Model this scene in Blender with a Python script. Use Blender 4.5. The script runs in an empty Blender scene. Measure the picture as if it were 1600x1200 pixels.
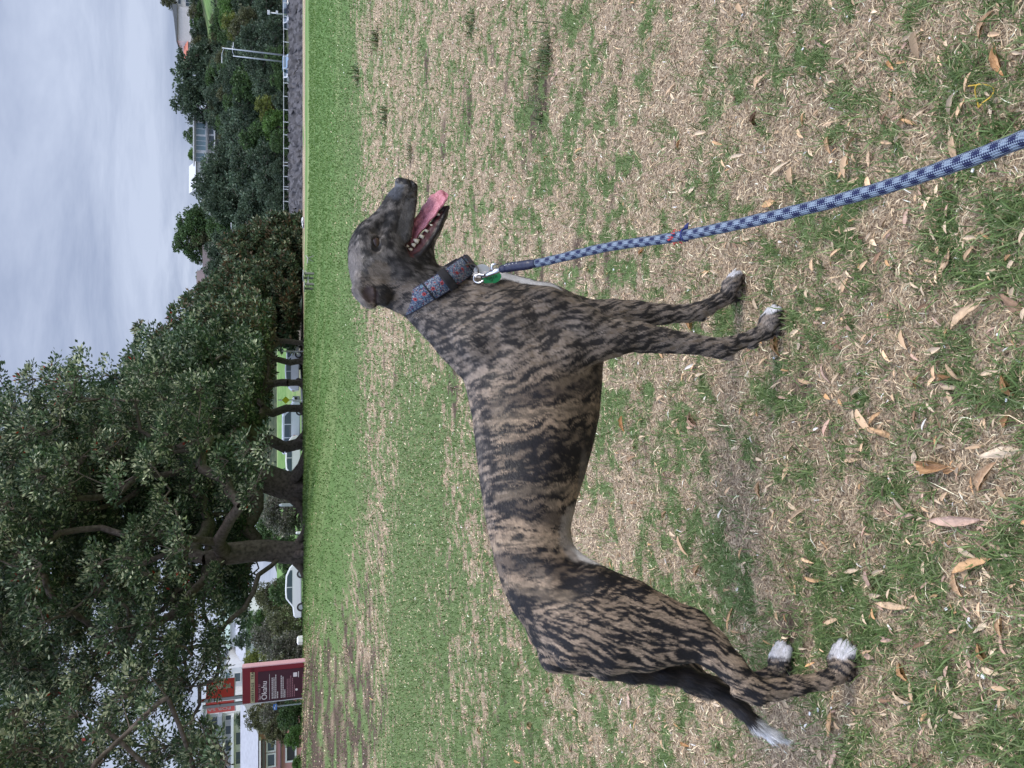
import bpy, bmesh, math, random, os
import numpy as np
from mathutils import Vector, Matrix

C = bpy.data.collections.new("place"); bpy.context.scene.collection.children.link(C)
scene = bpy.context.scene
R = math.radians
ONLY = os.environ.get('SC_ONLY', '')          # development switch, empty in the scored render
def want(k): return (not ONLY) or (k in ONLY.split(','))

# ------------------------------------------------------------------ camera (the phone was turned: up in the place is left in the picture)
FPX = 1180.0; CAMH = 1.05; PITCH = math.atan(345/FPX)
cR = np.array([1.0, 0, 0]); cF = np.array([0, math.cos(PITCH), -math.sin(PITCH)]); cU = np.array([0, math.sin(PITCH), math.cos(PITCH)])
cam_d = bpy.data.cameras.new("camera"); cam = bpy.data.objects.new("camera", cam_d); C.objects.link(cam)
cam_d.sensor_fit = 'HORIZONTAL'; cam_d.sensor_width = 36.0; cam_d.lens = 36.0*FPX/1600.0
cam_d.clip_start = 0.05; cam_d.clip_end = 6000
Xa, Ya, Za = -cU, cR, -cF
cam.matrix_world = Matrix(((Xa[0], Ya[0], Za[0], 0), (Xa[1], Ya[1], Za[1], 0), (Xa[2], Ya[2], Za[2], CAMH), (0, 0, 0, 1)))
scene.camera = cam
scene.view_settings.view_transform = 'Standard'; scene.view_settings.look = 'None'
scene.view_settings.exposure = 0.68; scene.view_settings.gamma = 1.0
scene.cycles.max_bounces = 5; scene.cycles.diffuse_bounces = 3; scene.cycles.glossy_bounces = 2
scene.cycles.transmission_bounces = 2; scene.cycles.transparent_max_bounces = 4

# ------------------------------------------------------------------ sky and sun
SUN_EL, SUN_AZ = R(52), R(105)     # azimuth: clockwise from +Y
world = bpy.data.worlds.new("World"); scene.world = world; world.use_nodes = True
nt = world.node_tree; nt.nodes.clear()
def N(tree, kind, **kw):
    n = tree.nodes.new(kind)
    for k, v in kw.items(): setattr(n, k, v)
    return n
out = N(nt, 'ShaderNodeOutputWorld'); bg = N(nt, 'ShaderNodeBackground'); bg.inputs['Strength'].default_value = 0.1
sky = N(nt, 'ShaderNodeTexSky', sky_type='NISHITA'); sky.sun_disc = False; sky.sun_elevation = SUN_EL; sky.sun_rotation = SUN_AZ
sky.air_density = 1.2; sky.dust_density = 2.0
tc = N(nt, 'ShaderNodeTexCoord'); sep = N(nt, 'ShaderNodeSeparateXYZ'); nt.links.new(tc.outputs['Generated'], sep.inputs[0])
# project directions on a cloud plane so that the streaks flatten towards the horizon
addz = N(nt, 'ShaderNodeMath', operation='ADD'); addz.inputs[1].default_value = 0.10; nt.links.new(sep.outputs['Z'], addz.inputs[0])
mx = N(nt, 'ShaderNodeMath', operation='MAXIMUM'); mx.inputs[1].default_value = 0.06; nt.links.new(addz.outputs[0], mx.inputs[0])
dx = N(nt, 'ShaderNodeMath', operation='DIVIDE'); dy = N(nt, 'ShaderNodeMath', operation='DIVIDE')
nt.links.new(sep.outputs['X'], dx.inputs[0]); nt.links.new(mx.outputs[0], dx.inputs[1])
nt.links.new(sep.outputs['Y'], dy.inputs[0]); nt.links.new(mx.outputs[0], dy.inputs[1])
cmb = N(nt, 'ShaderNodeCombineXYZ'); nt.links.new(dx.outputs[0], cmb.inputs[0]); nt.links.new(dy.outputs[0], cmb.inputs[1])
mp = N(nt, 'ShaderNodeMapping'); mp.inputs['Scale'].default_value = (0.68, 0.95, 1); mp.inputs['Rotation'].default_value = (0, 0, R(-14)); nt.links.new(cmb.outputs[0], mp.inputs[0])
n1 = N(nt, 'ShaderNodeTexNoise'); n1.inputs['Scale'].default_value = 1.0; n1.inputs['Detail'].default_value = 6; n1.inputs['Roughness'].default_value = 0.62; n1.inputs['Distortion'].default_value = 0.5
nt.links.new(mp.outputs[0], n1.inputs['Vector'])
r1 = N(nt, 'ShaderNodeValToRGB'); nt.links.new(n1.outputs['Fac'], r1.inputs[0])
r1.color_ramp.elements[0].position = 0.36; r1.color_ramp.elements[0].color = (2.25, 2.65, 3.75, 1)
r1.color_ramp.elements[1].position = 0.62; r1.color_ramp.elements[1].color = (3.75, 4.2, 5.35, 1)
# an overcast sky is brightest overhead (and the thin cloud low down is blue)
rz = N(nt, 'ShaderNodeMapRange', interpolation_type='SMOOTHSTEP'); rz.inputs['From Min'].default_value = 0.34; rz.inputs['From Max'].default_value = 0.85
rz.inputs['To Min'].default_value = 1.0; rz.inputs['To Max'].default_value = 3.75; nt.links.new(sep.outputs['Z'], rz.inputs['Value'])
vm = N(nt, 'ShaderNodeVectorMath', operation='SCALE'); nt.links.new(r1.outputs[0], vm.inputs[0]); nt.links.new(rz.outputs[0], vm.inputs['Scale'])
mixw = N(nt, 'ShaderNodeMix', data_type='RGBA'); mixw.inputs['Factor'].default_value = 0.92
nt.links.new(sky.outputs[0], mixw.inputs[6]); nt.links.new(vm.outputs[0], mixw.inputs[7])
nt.links.new(mixw.outputs[2], bg.inputs['Color']); nt.links.new(bg.outputs[0], out.inputs[0])
sl = bpy.data.lights.new("sun", 'SUN'); sl.energy = 1.5; sl.angle = R(18); sl.color = (1.0, 0.92, 0.80)
sun = bpy.data.objects.new("sun", sl); C.objects.link(sun)
sd = Vector((math.sin(SUN_AZ)*math.cos(SUN_EL), math.cos(SUN_AZ)*math.cos(SUN_EL), math.sin(SUN_EL)))
sun.rotation_euler = sd.to_track_quat('Z', 'Y').to_euler()

# ------------------------------------------------------------------ small tools
def ray(px, py):
    return cR*((1200-py-600)/FPX) - cU*((px-800)/FPX) + cF
def at_depth(px, py, depth): return np.array([0, 0, CAMH]) + ray(px, py)*depth
def at_y(px, py, Y):
    r = ray(px, py); return np.array([0, 0, CAMH]) + r*(Y/r[1])
def smooth(a, b, x):
    t = np.clip((x-a)/(b-a), 0, 1); return t*t*(3-2*t)

def _h(ix, iy, iz, seed):
    n = (ix*374761393 + iy*668265263 + iz*2147483647 + seed*1274126177).astype(np.int64) & 0xffffffff
    n = ((n ^ (n >> 13))*1274126177) & 0xffffffff
    n = ((n ^ (n >> 15))*2246822519) & 0xffffffff
    return ((n ^ (n >> 16)) & 0xffffff)/float(0xffffff)
def vnoise(p, seed=0):
    """value noise 0..1, p is (n,3)"""
    i = np.floor(p).astype(np.int64); f = p - i; f = f*f*(3-2*f)
    r = 0
    for dx_ in (0, 1):
        wx = f[:, 0] if dx_ else 1-f[:, 0]
        for dy_ in (0, 1):
            wy = f[:, 1] if dy_ else 1-f[:, 1]
            for dz_ in (0, 1):
                wz = f[:, 2] if dz_ else 1-f[:, 2]
                r = r + wx*wy*wz*_h(i[:, 0]+dx_, i[:, 1]+dy_, i[:, 2]+dz_, seed)
    return r
def fbm(p, seed=0, octaves=4, gain=0.5):
    a, s, t = 1.0, 0, 0; q = p.copy()
    for k in range(octaves):
        s = s + a*vnoise(q, seed+k*17); t += a; a *= gain; q = q*2.03+11.3
    return s/t
def P3(x, y, z=None):
    return np.stack([x, y, np.zeros_like(x) if z is None else z], 1)

def link(o, parent=None):
    C.objects.link(o)
    if parent is not None: o.parent = parent
    return o
def tag(o, label=None, cat=None, group=None, kind=None):
    for k, v in (('label', label), ('category', cat), ('group', group), ('kind', kind)):
        if v: o[k] = v
    return o
def empty(name, loc=(0, 0, 0), rz=0.0, parent=None):
    o = bpy.data.objects.new(name, None); o.location = loc; o.rotation_euler = (0, 0, rz); o.empty_display_size = .1
    return link(o, parent)
def arr_mesh(name, verts, faces, mat=None, parent=None, cols=None, smoothf=False, uv=None, fattr=None):
    """faces: list of (n,k) int arrays; cols: per-vertex rgb"""
    me = bpy.data.meshes.new(name)
    verts = np.asarray(verts, dtype=np.float32)
    fl = [np.asarray(f, dtype=np.int32) for f in (faces if isinstance(faces, (list, tuple)) else [faces]) if len(f)]
    me.vertices.add(len(verts)); me.vertices.foreach_set('co', verts.ravel())
    nl = sum(f.size for f in fl); npl = sum(len(f) for f in fl)
    me.loops.add(nl); me.polygons.add(npl)
    me.loops.foreach_set('vertex_index', np.concatenate([f.ravel() for f in fl]))
    tot = np.concatenate([np.full(len(f), f.shape[1], dtype=np.int32) for f in fl])
    st = np.concatenate([[0], np.cumsum(tot)[:-1]]).astype(np.int32)
    me.polygons.foreach_set('loop_start', st); me.polygons.foreach_set('loop_total', tot)
    if smoothf: me.polygons.foreach_set('use_smooth', np.ones(npl, dtype=bool))
    me.update(calc_edges=True); me.validate()
    if cols is not None:
        a = me.attributes.new('col', 'FLOAT_COLOR', 'POINT')
        c4 = np.ones((len(verts), 4), dtype=np.float32); c4[:, :3] = cols; a.data.foreach_set('color', c4.ravel())
    if fattr:
        for k, v in fattr.items():
            a = me.attributes.new(k, 'FLOAT', 'POINT'); a.data.foreach_set('value', np.asarray(v, dtype=np.float32))
    if uv is not None:
        l = me.uv_layers.new(name='UVMap'); idx = np.concatenate([f.ravel() for f in fl])
        l.data.foreach_set('uv', np.asarray(uv, dtype=np.float32)[idx].ravel())
    if mat is not None: me.materials.append(mat)
    return link(bpy.data.objects.new(name, me), parent)

class MB:
    """collects boxes, tubes and polygons that become ONE mesh"""
    def __init__(s): s.v = []; s.f = []
    def add(s, vs, fs):
        b = len(s.v); s.v += [tuple(map(float, v)) for v in vs]; s.f += [tuple(b+i for i in f) for f in fs]; return s
    def box(s, c, d, rz=0.0, M=None):
        x, y, z = d[0]/2, d[1]/2, d[2]/2
        vs = [(-x, -y, -z), (x, -y, -z), (x, y, -z), (-x, y, -z), (-x, -y, z), (x, -y, z), (x, y, z), (-x, y, z)]
        ca, sa = math.cos(rz), math.sin(rz)
        vs = [(v[0]*ca-v[1]*sa, v[0]*sa+v[1]*ca, v[2]) for v in vs]
        if M is not None: vs = [tuple(M @ Vector(v)) for v in vs]
        vs = [(v[0]+c[0], v[1]+c[1], v[2]+c[2]) for v in vs]
        return s.add(vs, [(3, 2, 1, 0), (4, 5, 6, 7), (0, 1, 5, 4), (1, 2, 6, 5), (2, 3, 7, 6), (3, 0, 4, 7)])
    def box2(s, a, b):
        return s.box([(a[i]+b[i])/2 for i in range(3)], [abs(b[i]-a[i]) for i in range(3)])
    def prism(s, poly, y0, y1):      # poly in (x,z), extruded along y
        n = len(poly); vs = [(p[0], y0, p[1]) for p in poly] + [(p[0], y1, p[1]) for p in poly]
        return s.add(vs, [tuple(range(n)), tuple(range(2*n-1, n-1, -1))] + [(i, i+n, (i+1) % n+n, (i+1) % n) for i in range(n)])
    def tube(s, pts, rad, seg=8, cap=True):
        pts = [Vector(p) for p in pts]; rad = [rad]*len(pts) if not hasattr(rad, '__len__') else rad
        up = None; rings = []
        for i, p in enumerate(pts):
            d = (pts[min(i+1, len(pts)-1)]-pts[max(i-1, 0)]).normalized()
            if up is None: up = d.orthogonal().normalized()
            up = (up-d*up.dot(d)).normalized(); sd_ = d.cross(up)
            rings.append([tuple(p+(up*math.cos(a)+sd_*math.sin(a))*rad[i]) for a in [2*math.pi*k/seg for k in range(seg)]])
        vs = [v for r in rings for v in r]; fs = []
        for i in range(len(rings)-1):
            for k in range(seg):
                a = i*seg+k; b = i*seg+(k+1) % seg; fs.append((a, b, b+seg, a+seg))
        if cap: fs += [tuple(range(seg-1, -1, -1)), tuple((len(rings)-1)*seg+k for k in range(seg))]
        return s.add(vs, fs)
    def build(s, name, mat, parent=None, smoothf=False, bevel=0.0):
        me = bpy.data.meshes.new(name); me.from_pydata(s.v, [], s.f); me.update()
        if smoothf: me.polygons.foreach_set('use_smooth', [True]*len(me.polygons))
        if mat is not None: me.materials.append(mat)
        o = link(bpy.data.objects.new(name, me), parent)
        if bevel:
            m = o.modifiers.new('bevel', 'BEVEL'); m.width = bevel; m.segments = 2; m.limit_method = 'ANGLE'
        return o

# ------------------------------------------------------------------ materials
def pmat(name, col, rough=0.6, metal=0.0, spec=0.5, noise=0.0, nscale=8.0, bump=0.0, coords='Object'):
    m = bpy.data.materials.new(name); m.use_nodes = True; t = m.node_tree; b = t.nodes['Principled BSDF']
    b.inputs['Roughness'].default_value = rough; b.inputs['Metallic'].default_value = metal
    b.inputs['Specular IOR Level'].default_value = spec; b.inputs['Base Color'].default_value = (*col, 1)
    if noise or bump:
        tc_ = N(t, 'ShaderNodeTexCoord'); nz = N(t, 'ShaderNodeTexNoise'); nz.inputs['Scale'].default_value = nscale; nz.inputs['Detail'].default_value = 6
        t.links.new(tc_.outputs[coords], nz.inputs['Vector'])
        if noise:
            r = N(t, 'ShaderNodeValToRGB'); r.color_ramp.elements[0].position = .3; r.color_ramp.elements[1].position = .7
            r.color_ramp.elements[0].color = (*[c*(1-noise) for c in col], 1); r.color_ramp.elements[1].color = (*[min(1, c*(1+noise)) for c in col], 1)
            t.links.new(nz.outputs['Fac'], r.inputs[0]); t.links.new(r.outputs[0], b.inputs['Base Color'])
        if bump:
            bp = N(t, 'ShaderNodeBump'); bp.inputs['Strength'].default_value = bump; bp.inputs['Distance'].default_value = 0.02
            t.links.new(nz.outputs['Fac'], bp.inputs['Height']); t.links.new(bp.outputs[0], b.inputs['Normal'])
    return m
def attr_mat(name, rough=0.6, spec=0.3, trans=0.0):
    """colour from the mesh's own 'col' attribute; trans: light passing through thin leaves"""
    m = bpy.data.materials.new(name); m.use_nodes = True; t = m.node_tree; b = t.nodes['Principled BSDF']
    a = N(t, 'ShaderNodeAttribute'); a.attribute_name = 'col'
    t.links.new(a.outputs['Color'], b.inputs['Base Color'])
    b.inputs['Roughness'].default_value = rough; b.inputs['Specular IOR Level'].default_value = spec
    if trans:
        tr = N(t, 'ShaderNodeBsdfTranslucent'); ms = N(t, 'ShaderNodeMixShader'); ms.inputs[0].default_value = trans
        t.links.new(a.outputs['Color'], tr.inputs['Color']); o = t.nodes['Material Output']
        t.links.new(b.outputs[0], ms.inputs[1]); t.links.new(tr.outputs[0], ms.inputs[2]); t.links.new(ms.outputs[0], o.inputs[0])
    return m
# ------------------------------------------------------------------ the ground
RX = lambda y: -8+(y-16)*.235                       # the low ridge that carries the row of trees
def ground_z(x, y):
    x = np.asarray(x, float); y = np.asarray(y, float)
    zr = np.where(y < 16, .80*smooth(4.0, 16.5, y), np.clip(1.05-.0158*y, 0, 1))
    q = x-RX(np.clip(y, 16, 200)) + np.where(y < 16, (16-y)*.25, 0)
    wr = 5+.20*np.clip(y, 0, 60)
    z = zr*(1-smooth(0, 1, np.clip(q/wr, 0, 1)))
    z = z*np.where(y > 14, 1-smooth(1.5, 13, -q)*smooth(14, 18, y), 1)
    und = (fbm(P3(np.ravel(x)*.13, np.ravel(y)*.13), 5, 3)-.5).reshape(x.shape)
    z = z+und*.22*smooth(5, 12, y)*(1-smooth(13, 24, y))
    fine = (fbm(P3(np.ravel(x)*3.5, np.ravel(y)*3.5), 9, 3)-.5).reshape(x.shape)
    z = z+fine*.022*(1-smooth(6, 14, y))
    # the hill across the bay, the lawn bank beyond the road
    t = x/np.maximum(y, 1)
    top = 17.0+50*np.clip(t-.32, 0, .3)
    z = z+top*smooth(128, 225, y)*smooth(-.30, -.02, t)
    z = z+2.8*smooth(70, 100, y)*(1-smooth(.07, .12, t))*(1-smooth(200, 260, y))
    # the inlet beyond the field, on the right
    z = z-1.9*smooth(76, 82, y)*(1-smooth(107, 108, y))*smooth(.07, .12, t)
    z = z+1.25*smooth(107.4, 108.4, y)*smooth(.07, .12, t)
    return z
def axis_pts(a0, a1, fine0, fine1, step, grow=1.09, maxs=9.0):
    c = list(np.arange(fine0, fine1, step)); s = step; v = c[-1]
    while v < a1: s = min(s*grow, maxs); v += s; c.append(v)
    s = step; v = c[0]; l = []
    while v > a0: s = min(s*grow, maxs); v -= s; l.append(v)
    return np.array(l[::-1]+c)
def green_mask(x, y):
    """how much living grass covers a spot, 0..1"""
    p = P3(x, y)
    big = fbm(p*.55, 21, 3); mid = fbm(p*2.1, 31, 3); sm = fbm(p*8.0, 41, 3); ti = fbm(p*26, 51, 2)
    v = .15*big+.22*mid+.40*sm+.60*ti-.185
    t = x/np.maximum(y, .3); d = np.hypot(x, y)
    bias = .006+.028*smooth(2.0, 3.4, d)+.055*smooth(2.4, 3.4, d)*(1-smooth(15, 17, d))*(1-smooth(-.05, .12, t)) + .14*smooth(9.5, 15, y)*smooth(-.35, -.12, t) - .012*smooth(-.05, .3, t)*(1-smooth(9, 13, y))
    bias = bias+.25*smooth(11, 20, y)*smooth(-.36, -.27, t)+.1*smooth(20, 30, y)+.16*np.exp(-((y-6.6)/1.4)**2)*(1-smooth(-.1, .1, t))
    bias = bias-.10*smooth(9.2, 10.5, y)*(1-smooth(15, 22, y))*(1-smooth(-.42, -.27, t))+.12*np.exp(-((y-7.6)/.9)**2)*(1-smooth(-.25, -.05, t))      # worn ground under the near tree, browner to paint in its shade too
    g = smooth(.36, .74, v+bias)
    far = smooth(55, 66, y)*(1-smooth(76, 80, y))                                           # dry turf along the shore
    return g*(1-.75*far*smooth(.35, .55, big+.1)*smooth(-.1, .1, t))
def bare_shade_mask(x, y):
    p = P3(x*1.2, y*2.2); v = .35*fbm(p*.9, 61, 3)+.65*fbm(p*3.2, 71, 3)
    t = x/np.maximum(y, .3)
    return smooth(.60, .70, v+.05*smooth(0, -.35, t)*smooth(2.5, 4, y)+.22*smooth(9.2, 10.5, y)*(1-smooth(15, 22, y))*(1-smooth(-.42, -.22, t))-.10*(1-smooth(1.9, 2.4, y)))*.9  # extra soil under the near tree also paints canopy shade into the ground colour
def ground_material():
    m = bpy.data.materials.new('turf'); m.use_nodes = True; t = m.node_tree; b = t.nodes['Principled BSDF']
    b.inputs['Roughness'].default_value = .95; b.inputs['Specular IOR Level'].default_value = .1
    geo = N(t, 'ShaderNodeNewGeometry')
    def noise(scale, detail=6, dist=0.0, rough=.6, st=(1, 1, 1)):
        mp_ = N(t, 'ShaderNodeMapping'); mp_.inputs['Scale'].default_value = st; t.links.new(geo.outputs['Position'], mp_.inputs[0])
        n_ = N(t, 'ShaderNodeTexNoise'); n_.inputs['Scale'].default_value = scale; n_.inputs['Detail'].default_value = detail
        n_.inputs['Distortion'].default_value = dist; n_.inputs['Roughness'].default_value = rough
        t.links.new(mp_.outputs[0], n_.inputs['Vector']); return n_
    def ramp(src, stops):
        r = N(t, 'ShaderNodeValToRGB'); e = r.color_ramp.elements
        while len(e) < len(stops): e.new(.5)
        for k, (p_, c_) in enumerate(stops): e[k].position = p_; e[k].color = (*c_, 1)
        t.links.new(src, r.inputs[0]); return r
    def mixc(f, a, c):
        mm = N(t, 'ShaderNodeMix', data_type='RGBA'); t.links.new(f, mm.inputs[0]); t.links.new(a, mm.inputs[6]); t.links.new(c, mm.inputs[7]); return mm.outputs[2]
    fine = noise(160, 4, .6, .7); mid = noise(26, 6, .4, .7); coarse = noise(1.1, 5)
    thatch = ramp(fine.outputs['Fac'], [(.30, (.055, .035, .026)), (.43, (.22, .16, .11)), (.54, (.46, .355, .245)), (.70, (.72, .59, .42))])
    grn = ramp(fine.outputs['Fac'], [(.30, (.06, .08, .03)), (.50, (.13, .195, .07)), (.70, (.28, .33, .16))])
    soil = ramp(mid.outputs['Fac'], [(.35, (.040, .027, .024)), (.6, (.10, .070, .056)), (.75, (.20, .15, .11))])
    far_tint = ramp(coarse.outputs['Fac'], [(.35, (.095, .18, .050)), (.65, (.155, .245, .085))])
    strk = noise(.10, 5, .3, .6, (.35, 1.6, 1)); stm_ = ramp(strk.outputs['Fac'], [(.50, (0, 0, 0)), (.64, (.6, .6, .6))]); strw = N(t, 'ShaderNodeRGB'); strw.outputs[0].default_value = (.33, .35, .17, 1)
    ft2 = mixc(stm_.outputs[0], far_tint.outputs[0], strw.outputs[0])
    ga = N(t, 'ShaderNodeAttribute'); ga.attribute_name = 'green'; ba = N(t, 'ShaderNodeAttribute'); ba.attribute_name = 'bare'
    fa = N(t, 'ShaderNodeAttribute'); fa.attribute_name = 'farness'
    # break the edges of the patches
    ad = N(t, 'ShaderNodeMath', operation='MULTIPLY_ADD'); t.links.new(mid.outputs['Fac'], ad.inputs[0]); ad.inputs[1].default_value = 2.2; ad.inputs[2].default_value = -1.2
    su = N(t, 'ShaderNodeMath', operation='ADD', use_clamp=True); t.links.new(ga.outputs['Fac'], su.inputs[0]); t.links.new(ad.outputs[0], su.inputs[1])
    ms = N(t, 'ShaderNodeMapRange', interpolation_type='SMOOTHSTEP'); ms.inputs['From Min'].default_value = .3; ms.inputs['From Max'].default_value = .7; t.links.new(su.outputs[0], ms.inputs['Value'])
    g2 = mixc(fa.outputs['Fac'], grn.outputs[0], ft2)
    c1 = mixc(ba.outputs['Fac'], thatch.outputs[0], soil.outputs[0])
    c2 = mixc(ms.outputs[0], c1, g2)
    t.links.new(c2, b.inputs['Base Color'])
    sa = N(t, 'ShaderNodeAttribute'); sa.attribute_name = 'scrub'
    scn = noise(.55, 6, .5, .7); scr = ramp(scn.outputs['Fac'], [(.38, (.018, .026, .016)), (.5, (.04, .055, .028)), (.66, (.085, .085, .05))]); c3 = mixc(sa.outputs['Fac'], c2, scr.outputs[0])
    t.links.new(c3, b.inputs['Base Color'])
    bp = N(t, 'ShaderNodeBump'); bp.inputs['Strength'].default_value = .9; bp.inputs['Distance'].default_value = .012
    t.links.new(fine.outputs['Fac'], bp.inputs['Height']); t.links.new(bp.outputs[0], b.inputs['Normal'])
    return m
if want('ground'):
    xs = axis_pts(-260, 260, -3.0, 3.0, .03); ys = axis_pts(-30, 420, .3, 6.0, .03, 1.035, 3.5)
    gx, gy = np.meshgrid(xs, ys); fx, fy = gx.ravel(), gy.ravel()
    gz = ground_z(fx, fy); nx, ny = len(xs), len(ys)
    ii = (np.arange(ny-1)[:, None]*nx+np.arange(nx-1)[None, :]).ravel()
    quads = np.stack([ii, ii+1, ii+nx+1, ii+nx], 1)
    g = arr_mesh('ground', np.stack([fx, fy, gz], 1), [quads], ground_material(), smoothf=True,
                 fattr={'green': green_mask(fx, fy), 'bare': bare_shade_mask(fx, fy), 'farness': smooth(8, 22, np.hypot(fx, fy)),
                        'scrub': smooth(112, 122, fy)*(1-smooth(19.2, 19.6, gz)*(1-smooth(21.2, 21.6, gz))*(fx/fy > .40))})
    tag(g, kind='structure')

rng = np.random.default_rng(7)
def blades(name, n, d0, d1, colf, keep, length, width, lay, mat, seed, label, cat):
    """bent blades; lay: 0 upright .. 1 flat on the ground"""
    r = np.random.default_rng(seed)
    d = d0*(d1/d0)**r.random(n); y = d; x = r.uniform(-1, 1, n)*(.60*d+.42)
    k = keep(x, y) > r.random(n); x, y, d = x[k], y[k], d[k]; n = len(x)
    z = ground_z(x, y)-.002
    L = length*np.exp(r.normal(0, .35, n)); W = np.maximum(width, .00105*d)*r.uniform(.6, 1.3, n)
    L = np.maximum(L, W*2.5)
    a = r.uniform(0, 2*np.pi, n); u = np.stack([np.cos(a), np.sin(a), np.zeros(n)], 1); w = np.stack([-np.sin(a), np.cos(a), np.zeros(n)], 1)
    tilt = np.clip(lay+r.normal(0, .16, n), .05, .99)*np.pi/2
    b = a+r.normal(0, .5, n)
    base = np.stack([x, y, z], 1)
    d1v = u*np.sin(tilt*.75)[:, None]+np.array([0, 0, 1])*np.cos(tilt*.75)[:, None]
    u2 = np.stack([np.cos(b), np.sin(b), np.zeros(n)], 1)
    t2 = np.clip(tilt*1.25, 0, 1.75)
    d2v = u2*np.sin(t2)[:, None]+np.array([0, 0, 1])*np.cos(t2)[:, None]
    # the blade is turned about its own axis
    tw = r.uniform(-.9, .9, n)[:, None]; w = w*np.cos(tw)+np.cross(d1v, w)*np.sin(tw)
    mid = base+d1v*(L*.5)[:, None]; tip = mid+d2v*(L*.5)[:, None]; tip[:, 2] = np.maximum(tip[:, 2], z+.002)
    hw = w*(W*.5)[:, None]
    V = np.stack([base-hw*.8, base+hw*.8, mid+hw, mid-hw, tip], 1).reshape(-1, 3)
    i = np.arange(n)*5
    q = np.stack([i, i+1, i+2, i+3], 1); tr = np.stack([i+3, i+2, i+4], 1)
    col = np.repeat(colf(r, n, x, y, d), 5, 0)
    o = arr_mesh(name, V, [q, tr], mat, cols=col); tag(o, label, cat, kind='stuff'); return o
def mixcol(r, n, cols, var=.18):
    cols = np.array(cols); k = r.integers(0, len(cols), n); f = r.random(n)[:, None]; k2 = r.integers(0, len(cols), n)
    return np.clip((cols[k]*(1-f*.5)+cols[k2]*f*.5)*np.exp(r.normal(0, var, n))[:, None], 0, 1)
if want('grass'):
    blade_mat = attr_mat('grass_blade', .55, .3, .25); straw_mat = attr_mat('straw', .7, .25, .1)
    greens = [(.095, .155, .045), (.14, .21, .07), (.19, .26, .095), (.25, .30, .14), (.11, .17, .055)]
    straws = [(.64, .49, .31), (.45, .335, .21), (.76, .64, .45), (.26, .18, .11), (.12, .08, .05), (.56, .42, .27)]
    def gcol(r, n, x, y, d):
        c = mixcol(r, n, greens); f = smooth(9, 24, d)[:, None]; return c*(1-f)+(c*.35+np.array([.145, .25, .065])*.65)*f
    blades('green_grass', 330000, .50, 46, gcol, lambda x, y: .03+green_mask(x, y)*.97, .030, .0022, .50, blade_mat, 3,
           'short green grass growing in patches across the park field', 'grass')
    blades('dry_grass', 400000, .50, 22, lambda r, n, x, y, d: mixcol(r, n, straws, .36), lambda x, y: np.clip(1.0-green_mask(x, y)*.75, 0, 1)*(1-.92*bare_shade_mask(x, y))*(1-.8*smooth(8, 15, y)*smooth(-.34, -.26, x/y)), .021, .00125, .93, straw_mat, 4,
           'dry straw coloured thatch lying between the green tufts', 'dry grass')
# ------------------------------------------------------------------ the dog: one closed surface grown from tapered, muscled limbs
DO = np.array([-.58, 1.325, 0.]); DA = math.atan2(.215, .768)
DH = np.array([math.cos(DA), math.sin(DA), 0.]); DN = np.array([math.sin(DA), -math.cos(DA), 0.])      # heading; side facing the photographer
UPZ = np.array([0, 0, 1.])
def plane_pt(px, py, O, nrm, off=0.0):
    r = ray(px, py); c = np.array([0, 0, CAMH]); k = (np.dot(O-c, nrm)+off)/np.dot(r, nrm); return c+r*k, k
def toloc(w):
    w = np.asarray(w)-DO; return np.stack([w@DH, w@DN, w[..., 2]], -1)
def towld(l):
    l = np.asarray(l); return DO+l[..., 0:1]*DH+l[..., 1:2]*DN+l[..., 2:3]*UPZ
def dp(px, py, n=0.0):
    w, k = plane_pt(px, py, DO, DN, n); return toloc(w), k/FPX
# the head is turned a little towards the photographer
HP, _ = plane_pt(600, 440, DO, DN, 0.0); HYAW = R(-20)
HA = DA+HYAW; HHW = np.array([math.cos(HA), math.sin(HA), 0.]); HNW = np.array([math.sin(HA), -math.cos(HA), 0.])
HL = np.array([HNW@DH, HNW@DN, 0.]); HHL = np.array([HHW@DH, HHW@DN, 0.])
def hp(px, py, n=0.0):
    w, k = plane_pt(px, py, HP, HNW, n); return toloc(w), k/FPX
LAT = np.array([0, 1., 0])

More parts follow.
